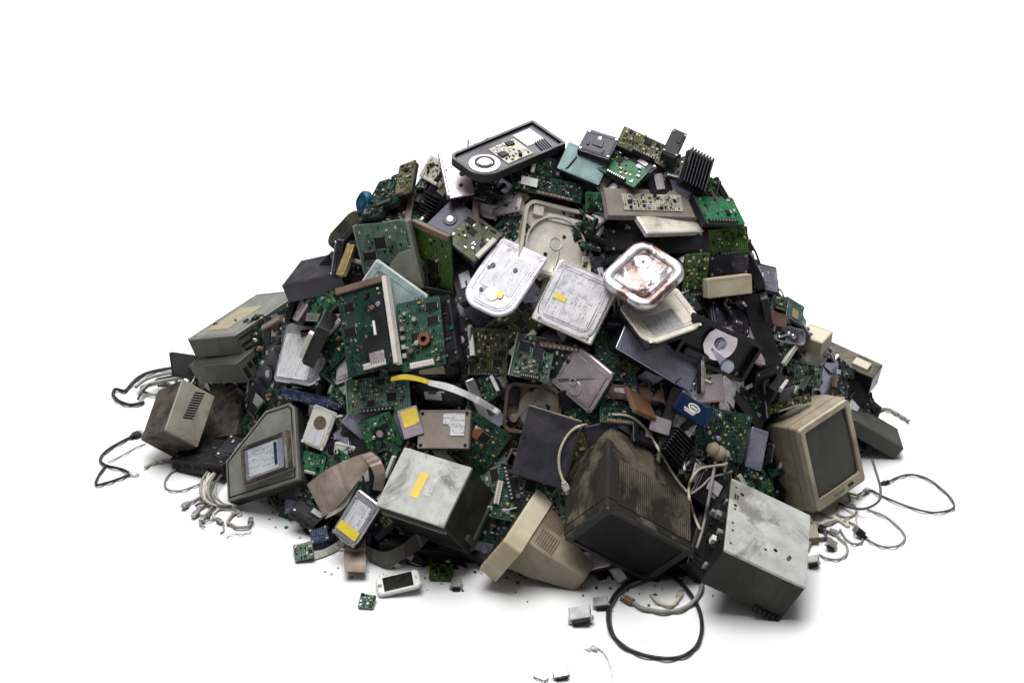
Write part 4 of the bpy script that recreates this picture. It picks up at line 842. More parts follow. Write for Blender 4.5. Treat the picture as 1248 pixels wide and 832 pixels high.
H(rough_box, 'connector_block', 'small dark blue block resting at the front edge beside the yellow-labelled drive', 'connector', [(380, 663), (401, 657), (398, 640), (376, 645)], 10, 0, 'small blue block', ground=True, n0=UPN, mat='pcb_blue', seed=74)
def vga(p, L, W, t):
    MB().slab(rrect(L, W * .8, .002), 0, t * .75, .001).build('shell', 'tin', p); MB().slab(rrect(L * .8, W * .3, .003, 0, -W * .45), t * .1, t * .6, .001).build('socket', 'chip', p)
    m = MB(); m.slab(circ(W * .13, -L * .46, -W * .3, 10), 0, t * .6, .001).slab(circ(W * .13, L * .46, -W * .3, 10), 0, t * .6, .001).build('thumb_screws', 'tin', p)
H(vga, 'connector', 'silver metal connector alone on the floor below the cream monitor', 'connector', [(694, 756), (720, 751), (718, 732), (692, 736)], 9, 0, 'floor connector', ground=True, n0=UPN)
H(vga, 'connector', 'pale connector on the floor beside the dark green board scrap', 'connector', [(549, 715), (562, 714), (562, 701), (550, 701)], 6, 0, None, ground=True, n0=UPN)
H(vga, 'connector', 'white metal connector at the bottom edge of the floor', 'connector', [(675, 826), (694, 822), (691, 812), (673, 815)], 5, 0, None, ground=True, n0=UPN)
H(vga, 'connector', 'black metal plug on the floor left of the black cable loop', 'connector', [(724, 738), (742, 736), (740, 722), (722, 725)], 7, 0, None, ground=True, n0=UPN)
H(drive_box, 'plug', 'cream plug behind the pale right power supply', 'plug', [(982, 656), (998, 655), (995, 638), (980, 640)], 9, 0, None, ground=True, n0=UPN, mat='beige', rim=False)
H(vga, 'connector', 'grey plug on the floor between the cable rings at the right', 'connector', [(1008, 662), (1020, 668), (1022, 658), (1012, 652)], 6, 0, None, ground=True, n0=UPN)
H(vga, 'connector', 'dark plug touching the right side of the pale right power supply', 'connector', [(983, 686), (997, 683), (996, 672), (984, 674)], 8, 0, None, ground=True, n0=UPN)
H(rough_box, 'drive_case', 'black case on the floor in the shade below the dark brown case', 'drive case', [(206, 560), (272, 566), (300, 540), (240, 530)], 16, 0, None, ground=True, n0=UPN, mat='black', seed=85)  # added box, its black doubles as the shadow under the power supply
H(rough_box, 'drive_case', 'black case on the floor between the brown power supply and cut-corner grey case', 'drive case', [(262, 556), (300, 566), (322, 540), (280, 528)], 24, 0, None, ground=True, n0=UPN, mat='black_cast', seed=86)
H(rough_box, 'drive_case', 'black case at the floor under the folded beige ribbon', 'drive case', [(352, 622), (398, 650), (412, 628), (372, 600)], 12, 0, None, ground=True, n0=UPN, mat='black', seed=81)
H(rough_box, 'drive_case', 'black case at the floor under the pale front case', 'drive case', [(462, 660), (560, 676), (568, 640), (470, 628)], 18, 0, None, ground=True, n0=UPN, mat='black', seed=82)  # black box set where the shadow beneath the case falls
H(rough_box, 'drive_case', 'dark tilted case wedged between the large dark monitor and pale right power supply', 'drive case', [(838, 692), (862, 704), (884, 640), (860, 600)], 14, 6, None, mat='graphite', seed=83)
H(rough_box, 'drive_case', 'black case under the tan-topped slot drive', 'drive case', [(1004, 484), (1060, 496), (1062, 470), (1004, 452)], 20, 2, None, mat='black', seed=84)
# ------------------------------------------------------------------ dark tangle inside the heap
core = MB(); n = 70; ny = 46; vs = []; fs = []
for i in range(n + 1):
    x = X0 + (X1 - X0) * i / n; yf = smooth(YT, x)
    for j in range(ny + 1):
        v = -1 + 2 * j / ny; y = v * yf if v < 0 else v * (yf * .9 + .05)
        y += interp(RY, x)
        z = max(0, heap(x, y) - .03) + R.uniform(-.006, .006) * (heap(x, y) > .04)
        vs.append((x, y, z - .004))
for i in range(n):
    for j in range(ny): fs.append((i * (ny + 1) + j, (i + 1) * (ny + 1) + j, (i + 1) * (ny + 1) + j + 1, i * (ny + 1) + j + 1))
core.add(vs, fs, 0)  # mound surface is black to paint the deep shade of the crevices
CM = ['black', 'black_cast', 'graphite', 'pcb_dark', 'pcb', 'olive', 'zinc_dark', 'tin', 'umber', 'off_white', 'pcb_olive', 'silver_pink', 'chip', 'iron', 'silver_blue', 'pcb_bright']
CWT = [22, 16, 12, 12, 6, 7, 5, 1.6, 3, .8, 3, 1.5, 12, 5, 2, 1.2]
def rot_to(nv, a):
    z = nv.normalized(); x = z.orthogonal().normalized(); x = (Matrix.Rotation(a, 3, z) @ x); y = z.cross(x)
    return x, y, z
cnt = 0
while cnt < 6200:
    x = R.uniform(X0 + .02, X1 - .02); yf = smooth(YT, x); y = R.uniform(-1, .75) * yf + interp(RY, x)
    h = heap(x, y)
    if h < .008: continue
    nv = (normal(x, y) * .9 + Vector((R.gauss(0, .45), R.gauss(0, .45), R.gauss(0, .45)))).normalized(); X, Y, Z = rot_to(nv, R.uniform(0, 6.28))
    a, b, c = R.uniform(.006, .03), R.uniform(.004, .018), R.uniform(.002, .008)
    if R.random() < .14: a, b, c = R.uniform(.03, .06), R.uniform(.006, .03), R.uniform(.002, .009)
    p = Vector((x, y, max(c, h - .028 + R.uniform(-.008, .014))))
    core.xf = Matrix(((X.x, Y.x, Z.x, p.x), (X.y, Y.y, Z.y, p.y), (X.z, Y.z, Z.z, p.z), (0, 0, 0, 1)))
    core.box(0, 0, -c / 2, a, b, c, 0, R.choices(range(16), CWT)[0]); cnt += 1
core.xf = None
for k in range(170):
    x = R.uniform(X0 + .06, X1 - .06); yf = smooth(YT, x); y = R.uniform(-.97, .3) * yf + interp(RY, x); pts = []; d = R.uniform(0, 6.28)
    for s in range(7):
        h = heap(x, y)
        if h < .01: break
        pts.append((x, y, h - .012 + R.uniform(-.006, .01))); d += R.gauss(0, .6); x += .014 * math.cos(d); y += .014 * math.sin(d)
    if len(pts) > 3: core.tube(pts, R.uniform(.001, .002), 5, R.choice([0, 0, 0, 2, 2, 13, 8]))
tag(core.build('scrap_tangle', CM), 'dark tangle of broken parts and wires filling the gaps of the heap', 'scrap', None, 'stuff')
# ------------------------------------------------------------------ the smaller pieces that fill the heap
bpy.context.view_layer.update()
for r_, s_, c_ in MARK: pass
from mathutils.bvhtree import BVHTree
def bake():
    bpy.context.view_layer.update(); V = []; P = []; own = []
    for o in sc.objects:
        if o.type != 'MESH': continue
        mw = o.matrix_world; b0 = len(V); V.extend([mw @ v.co for v in o.data.vertices])
        for f in o.data.polygons: P.append([b0 + i for i in f.vertices]); own.append(o)
    return BVHTree.FromPolygons(V, P), own
dg = bake()
STEP = 4; GRID = {}
def root_of(o):
    while o.parent is not None: o = o.parent
    return o
def cast(px, py):
    loc, nn, idx, dd = dg[0].ray_cast(CAM, ray(px, py))
    return (dg[1][idx], dd, loc, nn) if loc is not None else (None, 99, None, None)
for gx in range(120, 1120, STEP):
    for gy in range(140, 760, STEP):
        ob, dd, loc, nn = cast(gx, gy)
        nm = ob.name if ob else ''
        GRID[gx, gy] = (0 if nm == 'scrap_tangle' else (1 if nm in ('floor', '') else 2), dd)
print('open cells', sum(1 for v in GRID.values() if v[0] == 0), 'hero cells', sum(1 for v in GRID.values() if v[0] == 2))
PROTO = []
def proto(w_, fn, name, look, cat, L, W, t, **kw):
    p = thing(name, None, None); fn(p, L * K, W * K, t * K, **kw); PROTO.append((w_, p, name, look, cat, (L, W, t)))
proto(7, board, 'circuit_board', 'dark green circuit board', 'circuit board', 62, 40, 3, mat='pcb_dark', seed=101)
proto(6, board, 'circuit_board', 'green circuit board with silver parts', 'circuit board', 54, 44, 6, mat='pcb', seed=102, rim='graphite')
proto(3, board, 'circuit_board', 'olive circuit board', 'circuit board', 58, 34, 3, mat='pcb_olive', seed=103, strip='umber')
proto(3, board, 'circuit_board', 'bright green circuit board', 'circuit board', 44, 36, 3, mat='pcb_bright', seed=104)
proto(3, board, 'circuit_board', 'grey-green circuit board', 'circuit board', 50, 40, 6, mat='pcb_grey', seed=105, rim='tin')
proto(8, hdd_under, 'hard_drive', 'black drive underside with green circuit', 'hard drive', 64, 44, 11, mat='pcb', seed=106)
proto(4, hdd_under, 'hard_drive', 'violet drive underside with olive circuit', 'hard drive', 60, 42, 11, cast='purple', mat='pcb_olive', seed=107)
proto(5, hdd, 'hard_drive', 'silver-pink hard drive', 'hard drive', 60, 42, 10, cover='silver_pink', sticker='label_grey')
proto(5, hdd, 'hard_drive', 'silver hard drive with white label', 'hard drive', 62, 44, 10, cover='silver', cast='black_cast', rnd=.2)
proto(5, drive_box, 'drive_case', 'lavender metal drive case', 'drive case', 60, 42, 9, mat='black_cast', top='silver_blue')
proto(3, hdd_open, 'opened_drive', 'black-rimmed opened hard drive', 'opened hard drive', 60, 44, 9, cast='black_cast', plt='mirror', arm='silver_blue', corner=.1)
proto(2, hdd_open, 'opened_drive', 'grey opened hard drive', 'opened hard drive', 62, 44, 10, cast='graphite', plt='mirror')
proto(3, rough_box, 'drive_case', 'black drive case', 'drive case', 64, 42, 12, mat='black', seed=4)
proto(3, rough_box, 'drive_case', 'graphite drive case', 'drive case', 56, 40, 12, mat='graphite', seed=5)
proto(3, rough_box, 'drive_case', 'dull grey drive case', 'drive case', 56, 36, 11, mat='iron', seed=6)
proto(2, rough_box, 'drive_case', 'purplish drive case', 'drive case', 50, 36, 9, mat='purple', lid='silver_blue', seed=7)
proto(1, drive_box, 'metal_strip', 'narrow bright metal strip', 'metal strip', 52, 9, 5, mat='tin', rim=False)
proto(3, drive_box, 'metal_strip', 'narrow black metal strip', 'metal strip', 64, 11, 7, mat='black', rim=False)
proto(.6, drive_box, 'metal_strip', 'narrow brown strip', 'metal strip', 50, 9, 6, mat='umber', rim=False)
proto(.6, drive_box, 'connector_block', 'cream connector block', 'connector', 26, 12, 9, mat='off_white', rim=True)
proto(1, heatsink, 'heat_sink', 'small ribbed heat sink', 'heat sink', 30, 26, 8)
def copy_tree(o, parent=None):
    c = o.copy(); COL.objects.link(c); c.parent = parent
    if parent is not None: c.matrix_parent_inverse = o.matrix_parent_inverse.copy()
    for ch in o.children: copy_tree(ch, c)
    return c
HP = [(x, y) for x, y in SIL[:]] + [(x, y) for x, y in reversed(FRO)]
def inside(px, py):
    c = False; j = len(HP) - 1
    for i in range(len(HP)):
        (xi, yi), (xj, yj) = HP[i], HP[j]
        if (yi > py) != (yj > py) and px < (xj - xi) * (py - yi) / (yj - yi) + xi: c = not c
        j = i
    return c
FILL = []; wts = [p[0] for p in PROTO]
SZR = ((1.05, 1.5), (.7, 1.1), (.42, .72)); TOL = (.04, .04, .04); LFT = (12, 8, 2); CAP = (50, 190, 360)
def try_fill(gx, gy, small):
    p = on_heap(gx, gy)
    if p.z < .012: return False
    w_, pr, name, look, cat, (L, W, t) = R.choices(PROTO, wts)[0]
    s = R.uniform(*SZR[small]); g = (.25, .35, .4)[small]; nv = (normal(p.x, p.y) + Vector((R.gauss(0, g), R.gauss(0, g) - .1, R.gauss(0, g)))).normalized()
    X, Y, Z = rot_to(nv, R.uniform(0, 6.28)); sx, sy = s * R.uniform(.85, 1.2), s * R.uniform(.85, 1.15)
    top = p + (CAM - p).normalized() * (LFT[small] * K); q = []
    for i in (-1, 1):
        for j in (-1, 1):
            c = top + X * (i * L * sx * K / 2) + Y * (j * W * sy * K / 2)
            if c.z < .004: return False
            q.append(proj(c))
            if not inside(*q[-1]): return False
    x0, x1 = min(a for a, b in q), max(a for a, b in q); y0, y1 = min(b for a, b in q), max(b for a, b in q); bad = tot = 0; cells = []; dc = (top - CAM).length
    qq = [q[0], q[1], q[3], q[2]]
    def inq(px, py):
        sg = 0
        for k in range(4):
            ax, ay = qq[k]; bx, by = qq[(k + 1) % 4]; cr = (bx - ax) * (py - ay) - (by - ay) * (px - ax)
            if sg == 0: sg = 1 if cr > 0 else -1
            elif cr * sg < 0: return False
        return True
    nd = nv
    for cx in range(int(x0 // STEP) * STEP, int(x1) + STEP, STEP):
        for cy in range(int(y0 // STEP) * STEP, int(y1) + STEP, STEP):
            g = GRID.get((cx, cy))
            if g is None or not inq(cx, cy): continue
            tot += 1; rr_ = ray(cx, cy); dn = rr_.dot(nd); dist = (top - CAM).dot(nd) / dn if abs(dn) > .05 else dc
            if g[0] == 2 and dist < g[1] - .002: bad += 1
            if g[0] != 2 or dist < g[1]: cells.append((cx, cy, dist))
    if tot == 0 or bad > max(1, TOL[small] * tot) or len(cells) < 2: return False
    c = copy_tree(pr); o = top - nv * (t * s * K)
    c.matrix_world = Matrix(((X.x * sx, Y.x * sy, Z.x * s, o.x), (X.y * sx, Y.y * sy, Z.y * s, o.y), (X.z * sx, Y.z * sy, Z.z * s, o.z), (0, 0, 0, 1)))
    for cx, cy, dd in cells: GRID[cx, cy] = (2, min(dd, GRID[cx, cy][1]))
    FILL.append((c, look, cat)); return True
for small, tries in ((0, 5000), (1, 9000), (2, 22000)):
    for k in range(tries):
        opens = None
        gx, gy = R.randrange(120, 1120, STEP), R.randrange(140, 720, STEP)
        if GRID[gx, gy][0] != 0: continue
        if len(FILL) > CAP[small]: break
        try_fill(gx, gy, small)
for w_, pr, *_ in PROTO:
    for ch in list(pr.children_recursive): bpy.data.objects.remove(ch)
    bpy.data.objects.remove(pr)
print('fillers', len(FILL))
# ------------------------------------------------------------------ ribbons and cables
def catmull(P, n=6):
    P = [Vector(p) for p in P]; out = []
    for i in range(len(P) - 1):
        p0, p1, p2, p3 = P[max(i - 1, 0)], P[i], P[i + 1], P[min(i + 2, len(P) - 1)]
        for k in range(n):
            t = k / n; out.append(.5 * ((2 * p1) + (p2 - p0) * t + (2 * p0 - 5 * p1 + 4 * p2 - p3) * t * t + (3 * p1 - p0 - 3 * p2 + p3) * t ** 3))
    out.append(P[-1]); return out
dg = bake()
def drape(px, py, r):
    ob, dd, loc, nn = cast(px, py)
    if loc is None: return on_ground(px, py, r)
    if ob.name == 'floor': return on_ground(px, py, r)
    return loc - ray(px, py) * (r * 1.1)
def cable(label, pts, r, mat, ends=(None, None), name='cable', cat='cable', floor=True, group='loose cables round the heap', zz=None):
    """pts: pixels; on the floor, or draped over what stands there"""
    r *= K; W3 = []
    P2 = catmull([(x, y, 0) for x, y in pts], 7)
    for i, p in enumerate(P2):
        q = on_ground(p.x, p.y, r + (abs(math.sin(i * .5 + len(label))) * .003)) if floor else drape(p.x, p.y, r)
        if floor:
            zi = zz[0] + (zz[1] - zz[0]) * i / len(P2) if zz else 0
            if zi: q = on_ground(p.x, p.y, r + zi)
        W3.append(q)
    if not floor:          # smooth the depth where the cable bridges from one thing to the next
        for _ in range(3):
            ds = [(q - CAM).length for q in W3]
            nd = [min(ds[i], (ds[max(i - 1, 0)] + ds[i] + ds[min(i + 1, len(ds) - 1)]) / 3) for i in range(len(ds))]
            W3 = [CAM + (q - CAM).normalized() * d for q, d in zip(W3, nd)]
    root = thing(name, label, cat, group)
    base = W3[0].copy(); root.location = base
    MB().tube([p - base for p in W3], r, 8).build('wire', mat, root, True)
    for e, (a, b) in zip(ends, ((0, 2), (-1, -3))):
        if not e: continue
        em, el, er = e; d = (W3[a] - W3[b]).normalized(); q = W3[a] - base; u = d.cross(Vector((0, 0, 1))).normalized(); v = u.cross(d)
        m = MB(); m.xf = Matrix(((u.x, v.x, d.x, q.x), (u.y, v.y, d.y, q.y), (u.z, v.z, d.z, q.z), (0, 0, 0, 1)))
        e2 = er * K; l = el * K
        m.loft([[(x, y, -l * .25) for x, y in circ(r * 1.3, 0, 0, 12)], [(x, y, 0) for x, y in rrect(e2 * 2, e2 * 1.2, e2 * .3, seg=2)], [(x, y, l * .7) for x, y in rrect(e2 * 2, e2 * 1.2, e2 * .3, seg=2)]]) if 0 else m.slab(rrect(e2 * 2, e2 * 1.25, e2 * .3), 0, l * .65, .001).slab(rrect(e2 * 1.6, e2 * .9, e2 * .1), l * .65, l, .0005, 1)
        m.slab(circ(r * 1.8, 0, 0, 12), -l * .3, 0, .001).build('plug', [em, 'tin'], root)
    return root
cable('thick black cable loop lying on the floor in front of the large dark monitor', [(795, 700), (768, 708), (748, 726), (741, 748), (746, 772), (765, 790), (795, 800), (825, 801), (846, 790), (855, 770), (853, 745), (842, 724), (828, 708), (815, 700)], 2.3, 'cable_black')
cable('thin black cable running beside the thick black floor loop', [(800, 704), (775, 712), (757, 722), (746, 738), (744, 756), (750, 776), (768, 791)], 1.4, 'cable_dark')
cable('grey-brown cable curving inside the thick black floor loop', [(768, 732), (785, 741), (812, 745), (835, 740), (850, 727), (856, 712)], 2.6, 'cable_grey', (('umber', 12, 4), None))
cable('short white cable end inside the black floor loop', [(793, 723), (803, 734), (820, 737), (828, 726)], 2., 'cable_white', (None, ('off_white', 16, 4)))
cable('wide thin black cable loop reaching farthest right on the floor', [(1080, 588), (1095, 581), (1110, 578), (1130, 583), (1148, 596), (1161, 610), (1160, 620), (1137, 624), (1110, 618), (1077, 605), (1060, 597), (1045, 603)], 1.4, 'cable_dark', (('black', 14, 4), None))
cable('grey cable loop with black plug on the floor right of the beige monitor', [(1056, 620), (1079, 629), (1096, 643), (1103, 654), (1095, 664), (1079, 666), (1064, 661), (1053, 653)], 1.3, 'cable_grey', (None, ('black', 16, 5)))
cable('dark cable dropping from the beige monitor\'s right side to the floor', [(1063, 560), (1068, 576), (1073, 595), (1071, 610), (1056, 619), (1040, 619), (1022, 613)], 1.6, 'cable_dark', zz=(.05, 0))
cable('small square-bent grey wire under the beige monitor', [(1021, 616), (1021, 626), (1033, 630), (1043, 625), (1042, 616), (1034, 613)], 1.2, 'cable_grey')
cable('grey cable ring with striped ferrite near the beige monitor\'s foot', [(1008, 640), (1022, 634), (1038, 637), (1050, 647), (1050, 660), (1040, 662), (1030, 655), (1024, 645)], 1.3, 'cable_grey')
cable('lowest grey cable ring right of the pale right power supply', [(1006, 646), (1018, 652), (1031, 663), (1032, 674), (1022, 681), (1008, 680), (998, 675)], 1.3, 'cable_grey', (('black', 14, 5), None))
cable('thin pale wire hanging between the right cable rings', [(1046, 620), (1043, 632), (1045, 640), (1040, 650)], .8, 'cable_white')
cable('black cable with plug running out left of the brown power supply', [(163, 531), (148, 538), (130, 549), (122, 560), (130, 567), (147, 571), (160, 577)], 1.8, 'cable_black', (('black', 14, 5), ('off_white', 10, 5)))
cable('black cable forming a pointed loop at the lower far left', [(130, 566), (121, 578), (117, 590), (130, 588), (145, 583), (158, 578)], 1.7, 'cable_black')
cable('thin grey wire across the floor under the brown power supply', [(132, 563), (148, 555), (166, 545), (178, 540)], .9, 'cable_grey')
cable('yellowish cable end on the floor below the brown power supply', [(206, 560), (196, 562), (186, 564), (176, 569)], 2., 'cable_white')
cable('thick black cable loop at the far left edge above the brown power supply', [(176, 490), (160, 493), (146, 489), (138, 481), (141, 474), (152, 476), (160, 468), (170, 459), (188, 452), (224, 446)], 2.2, 'cable_black')
cable('silver-grey cable coil behind the brown power supply, upper turn', [(165, 472), (178, 462), (198, 456), (224, 452)], 2.4, 'cable_grey', zz=(.01, .02))
cable('silver-grey cable coil behind the brown power supply, lower turn', [(170, 482), (178, 470), (198, 464), (224, 460)], 2.6, 'cable_grey', zz=(.01, .02))
cable('black strand tucked in the grey coil behind the brown power supply', [(168, 486), (176, 474), (194, 462), (224, 456)], 1.8, 'cable_black', zz=(.012, .02))
cable('beige wire loop on the floor left of the cut-corner grey case', [(246, 564), (230, 566), (212, 573), (202, 584), (203, 595), (218, 598), (234, 593), (246, 588)], 1.2, 'cable_grey')
for k, (dx, dy, c) in enumerate(((0, 0, 'cable_grey'), (4, 5, 'cable_white'), (9, 3, 'cable_grey'), (13, 8, 'cable_dark'), (7, -5, 'cable_white'), (18, 2, 'cable_grey'))):
    cable(['outermost grey', 'second pale', 'third grey', 'innermost dark', 'uppermost pale', 'rightmost grey'][k] + ' turn of the cable bundle left of the cut-corner grey case', [(270 + dx * .5, 566 + dy), (256 + dx, 572 + dy), (246 + dx, 586 + dy), (245 + dx, 602 + dy * .6), (254 + dx, 613 + dy * .3), (272 + dx * .6, 617)], 1.7, c, zz=(.02, .004))
for k, (a, b) in enumerate((((247, 605), (228, 614)), ((252, 612), (240, 624)), ((260, 616), (248, 630)))):
    cable(['upper', 'middle', 'lower'][k] + ' of three plug ends poking out below the left cable bundle', [a, ((a[0] + b[0]) / 2 + 1, (a[1] + b[1]) / 2 - 1), b], 1.8, 'cable_grey', (None, ('zinc', 12, 4)))
cable('white plugged cable alone on the floor at the bottom, below the metal connector', [(722, 790), (731, 790), (739, 798), (744, 810), (746, 822), (748, 845)], 1.1, 'cable_white2', (('white', 22, 5), None))
cable('short white wire stub at the bottom edge left of the white connector', [(650, 824), (657, 827), (664, 829), (668, 826)], .8, 'cable_grey')
cable('pale cable scrap on the floor behind the low grey case', [(1068, 500), (1080, 498), (1092, 503), (1100, 508), (1108, 513)], 2.2, 'cable_grey')
cable('thin pale wire on the floor below the left cable bundle', [(276, 654), (285, 650), (296, 650), (306, 647)], .8, 'cable_white2')
cable('cream cable draped over the right face of the large dark monitor', [(746, 505), (762, 506), (776, 512), (790, 526), (803, 548), (816, 570), (828, 588), (838, 600)], 1.6, 'cable_white', floor=False)
cable('cream cable hanging in an arc left of the large dark monitor', [(716, 517), (702, 521), (690, 533), (682, 552), (682, 572), (688, 590)], 1.7, 'cable_white', (None, ('off_white', 12, 4)), floor=False)
cable('cream cable looping beside the upper edge of the pale right power supply', [(884, 566), (868, 568), (852, 572), (841, 588), (840, 606), (846, 628), (853, 645)], 1.8, 'cable_white', floor=False)
cable('grey cable running down between the large dark monitor and right power supply', [(872, 562), (867, 590), (862, 618), (856, 645), (849, 668)], 2., 'cable_grey', floor=False)
cable('short grey cable crossing above the pale right power supply', [(842, 602), (856, 592), (866, 582), (880, 578), (892, 574)], 1.4, 'cable_grey', floor=False)
def ribbon(label, left, right, mat, lifts, name='ribbon_cable', floor=False):
    A = catmull([(x, y, l) for (x, y), l in zip(left, lifts)], 5); B = catmull([(x, y, l) for (x, y), l in zip(right, lifts)], 5); V = []
    for a, b in zip(A, B):
        m_ = on_heap((a.x + b.x) / 2, (a.y + b.y) / 2); d0 = (m_ - CAM).length - a.z * K
        for p in (a, b):
            q = CAM + ray(p.x, p.y) * d0
            if q.z < .003: q = on_ground(p.x, p.y, .003)
            V.append(q)
    base = V[0].copy(); n = len(A); off = Vector((0, -.0007, .0012)); vs = [v - base for v in V] + [v - base - off for v in V]; fs = []
    for i in range(n - 1):
        a = 2 * i; fs.append((a, a + 1, a + 3, a + 2)); b = 2 * n + a; fs.append((b, b + 2, b + 3, b + 1)); fs.append((a, a + 2, b + 2, b)); fs.append((a + 1, b + 1, b + 3, a + 3))
    me = bpy.data.meshes.new(name); me.from_pydata([tuple(v) for v in vs], [], fs); me.materials.append(mt[mat]); uv = me.uv_layers.new(name='UVMap')
    for lp in me.loops: uv.data[lp.index].uv = (float(lp.vertex_index % 2), (lp.vertex_index % (2 * n)) / (2 * n))
    o = bpy.data.objects.new(name, me); COL.objects.link(o); o.location = base
    return tag(o, label, 'ribbon cable', 'ribbon cables')
ribbon('wide beige ribbon cable folded in a tent, left of the pale front case', [(374, 590), (396, 573), (420, 561), (441, 553)], [(394, 629), (414, 614), (430, 594), (452, 566)], 'ribbon', (34, 40, 42, 38))
ribbon('beige ribbon fold dropping behind the yellow-labelled front drive', [(440, 554), (450, 566), (456, 580), (454, 596)], [(452, 550), (464, 561), (470, 578), (466, 598)], 'ribbon', (36, 38, 34, 24))
ribbon('shaded inner fold of the beige ribbon above the front drive', [(408, 612), (424, 590), (440, 574)], [(396, 632), (420, 618), (436, 590)], 'ribbon_grey', (30, 30, 34))
ribbon('flat beige ribbon end hanging to the floor under the yellow-labelled drive', [(420, 658), (419, 676), (420, 696)], [(446, 656), (446, 676), (446, 697)], 'ribbon', (20, 26, 24))
ribbon('grey ribbon cable sagging to the floor under the pale front case', [(448, 678), (470, 690), (490, 682), (512, 668), (528, 650)], [(446, 664), (468, 672), (488, 664), (506, 650), (520, 636)], 'ribbon_dark', (10, 14, 14, 12, 8))
ribbon('yellow start of a ribbon below the large dark board', [(477, 459), (492, 456), (508, 458), (524, 463)], [(476, 464), (492, 462), (508, 464), (522, 468)], 'yellow', (34, 38, 38, 36))
ribbon('white ribbon cable curving down from the yellow end toward the brown laptop drive', [(524, 463), (546, 467), (568, 476), (590, 487), (610, 500)], [(522, 469), (543, 475), (565, 483), (586, 494), (607, 505)], 'ribbon_white', (36, 38, 40, 38, 30))
ribbon('beige ribbon scrap at the floor left of the hanging ribbon end', [(366, 676), (386, 672), (404, 664), (416, 656)], [(370, 684), (388, 680), (408, 672), (420, 664)], 'ribbon_grey', (6, 8, 10, 12))
for k, (x, y) in enumerate(((262, 640), (276, 628), (248, 622), (292, 634), (1000, 664), (1016, 640), (992, 650), (1004, 632), (1024, 606), (1042, 596), (206, 466), (192, 474))):
    rr = random.Random(k + 40); a0 = rr.uniform(0, 6.28); pts = []
    for s in range(8):
        a = a0 + s * rr.uniform(.5, .85); q = rr.uniform(.75, 1.15); pts.append((x + 17 * q * math.cos(a), y + 9 * q * math.sin(a)))
    where = ['below the left cable bundle, outer', 'below the left cable bundle, inner', 'left end of the left cable bundle', 'under the cut-corner grey case', 'beside the dark plug at the right power supply', 'above the striped ferrite ring', 'touching the right power supply edge', 'behind the cream plug', 'under the beige monitor corner', 'between the beige monitor and wide black loop', 'behind the brown power supply, upper', 'behind the brown power supply, lower'][k]
    cable('curled loose wire ' + where, pts, rr.uniform(1.1, 2.1), ['cable_grey', 'cable_white', 'cable_dark', 'cable_grey'][k % 4], (('zinc', 9, 3.2) if k % 2 else None, None), zz=(.004, .0))
cr = MB(); rr = random.Random(77); n = 0
while n < 170:
    i = rr.randrange(len(FRO) - 1); f = rr.random(); px = FRO[i][0] + f * (FRO[i + 1][0] - FRO[i][0]); py = FRO[i][1] + f * (FRO[i + 1][1] - FRO[i][1]) + rr.expovariate(1 / 14.)
    p = on_ground(px, py); a = rr.uniform(.001, .006); X, Y, Z = rot_to(Vector((rr.gauss(0, .2), rr.gauss(0, .2), 1)), rr.uniform(0, 6.3)); n += 1
    cr.xf = Matrix(((X.x, Y.x, Z.x, p.x), (X.y, Y.y, Z.y, p.y), (X.z, Y.z, Z.z, .0012), (0, 0, 0, 1))); cr.box(0, 0, -.001, a, a * rr.uniform(.2, .9), rr.uniform(.001, .003), 0, rr.randrange(6))
tag(cr.build('floor_crumbs', ['black', 'zinc', 'off_white', 'pcb', 'umber', 'cable_white']), 'tiny crumbs of plastic and metal scattered on the floor along the heap', 'debris', None, 'stuff')
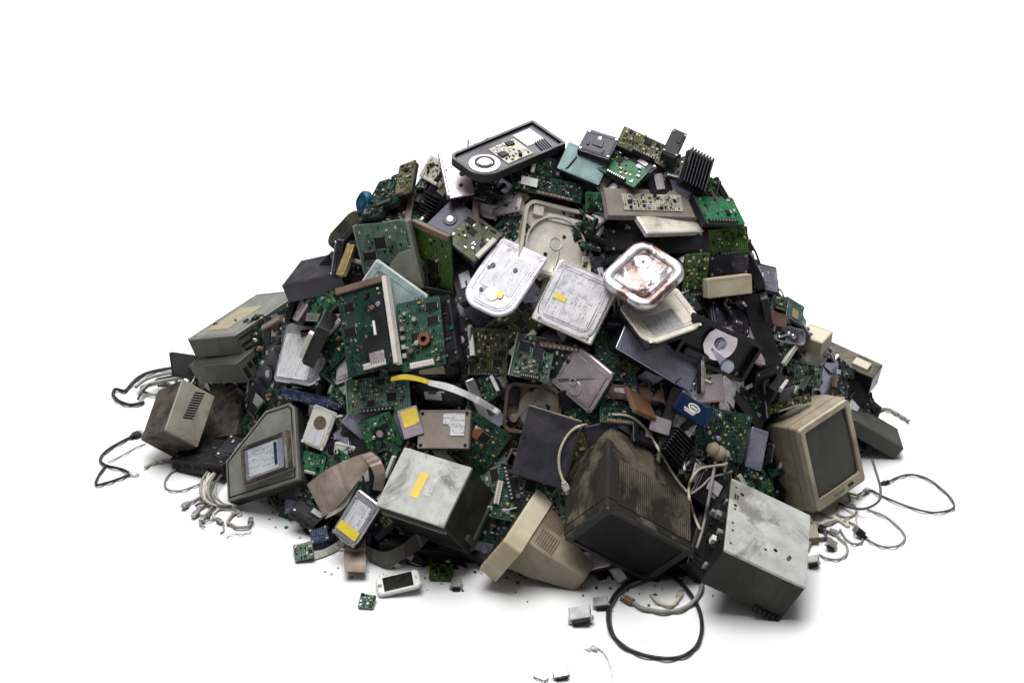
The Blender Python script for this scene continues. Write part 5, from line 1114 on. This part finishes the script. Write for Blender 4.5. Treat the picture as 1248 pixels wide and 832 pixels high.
# ------------------------------------------------------------------ keep what the view shows, then word the labels of the small pieces
dg = bake(); HIT = {}; POS = {}
for gx in range(110, 1130, 2):
    for gy in range(140, 830, 2):
        ob, dd, loc, nn = cast(gx, gy)
        if ob is None or ob.name in ('floor', 'scrap_tangle', 'floor_crumbs'): continue
        rt = root_of(ob).name; HIT[rt] = HIT.get(rt, 0) + 1; a = POS.setdefault(rt, [0, 0]); a[0] += gx; a[1] += gy
def drop(o):
    for ch in list(o.children_recursive): bpy.data.objects.remove(ch)
    bpy.data.objects.remove(o)
LM = [(s_, POS[r_.name][0] / HIT[r_.name], POS[r_.name][1] / HIT[r_.name]) for r_, s_, c_ in MARK if HIT.get(r_.name, 0) > 30]
print('hidden heroes', [s_ for r_, s_, c_ in MARK if HIT.get(r_.name, 0) <= 30])
used = set(o['label'] for o in sc.objects if o.parent is None and 'label' in o)
def rel(dx, dy):
    if abs(dx) > 1.6 * abs(dy): return 'just right of' if dx > 0 else 'just left of'
    if abs(dy) > 1.6 * abs(dx): return 'just below' if dy > 0 else 'just above'
    return ('below' if dy > 0 else 'above') + ' and ' + ('right' if dx > 0 else 'left') + ' of'
kept = 0; FILL.sort(key=lambda f: -HIT.get(f[0].name, 0))
for c, look, cat in FILL:
    h = HIT.get(c.name, 0)
    if h < 7: drop(c); continue
    x, y = POS[c.name][0] / h, POS[c.name][1] / h; near = sorted(LM, key=lambda l: (l[1] - x) ** 2 + (l[2] - y) ** 2)[:4]; lab = None
    size = 'small ' if h < 60 and not look.startswith(('small', 'narrow')) else ''
    opts = [size + look + ' ' + rel(x - l[1], y - l[2]) + ' the ' + l[0] for l in near[:2]] + [size + look + ' between the ' + near[a][0] + ' and ' + near[b][0] for a, b in ((0, 1), (0, 2), (1, 2), (0, 3))]
    for o_ in opts:
        if o_ not in used and len(o_.split()) <= 16: lab = o_; break
    if lab is None: drop(c); continue
    used.add(lab); tag(c, lab, cat, 'smaller pieces filling the heap'); kept += 1
print('kept', kept)
for o in [o for o in sc.objects if o.parent is None and o.type == 'EMPTY']:
    if HIT.get(o.name, 0) == 0 and (o.get('group') or '') != 'loose cables round the heap': print('UNSEEN', o.get('label'))
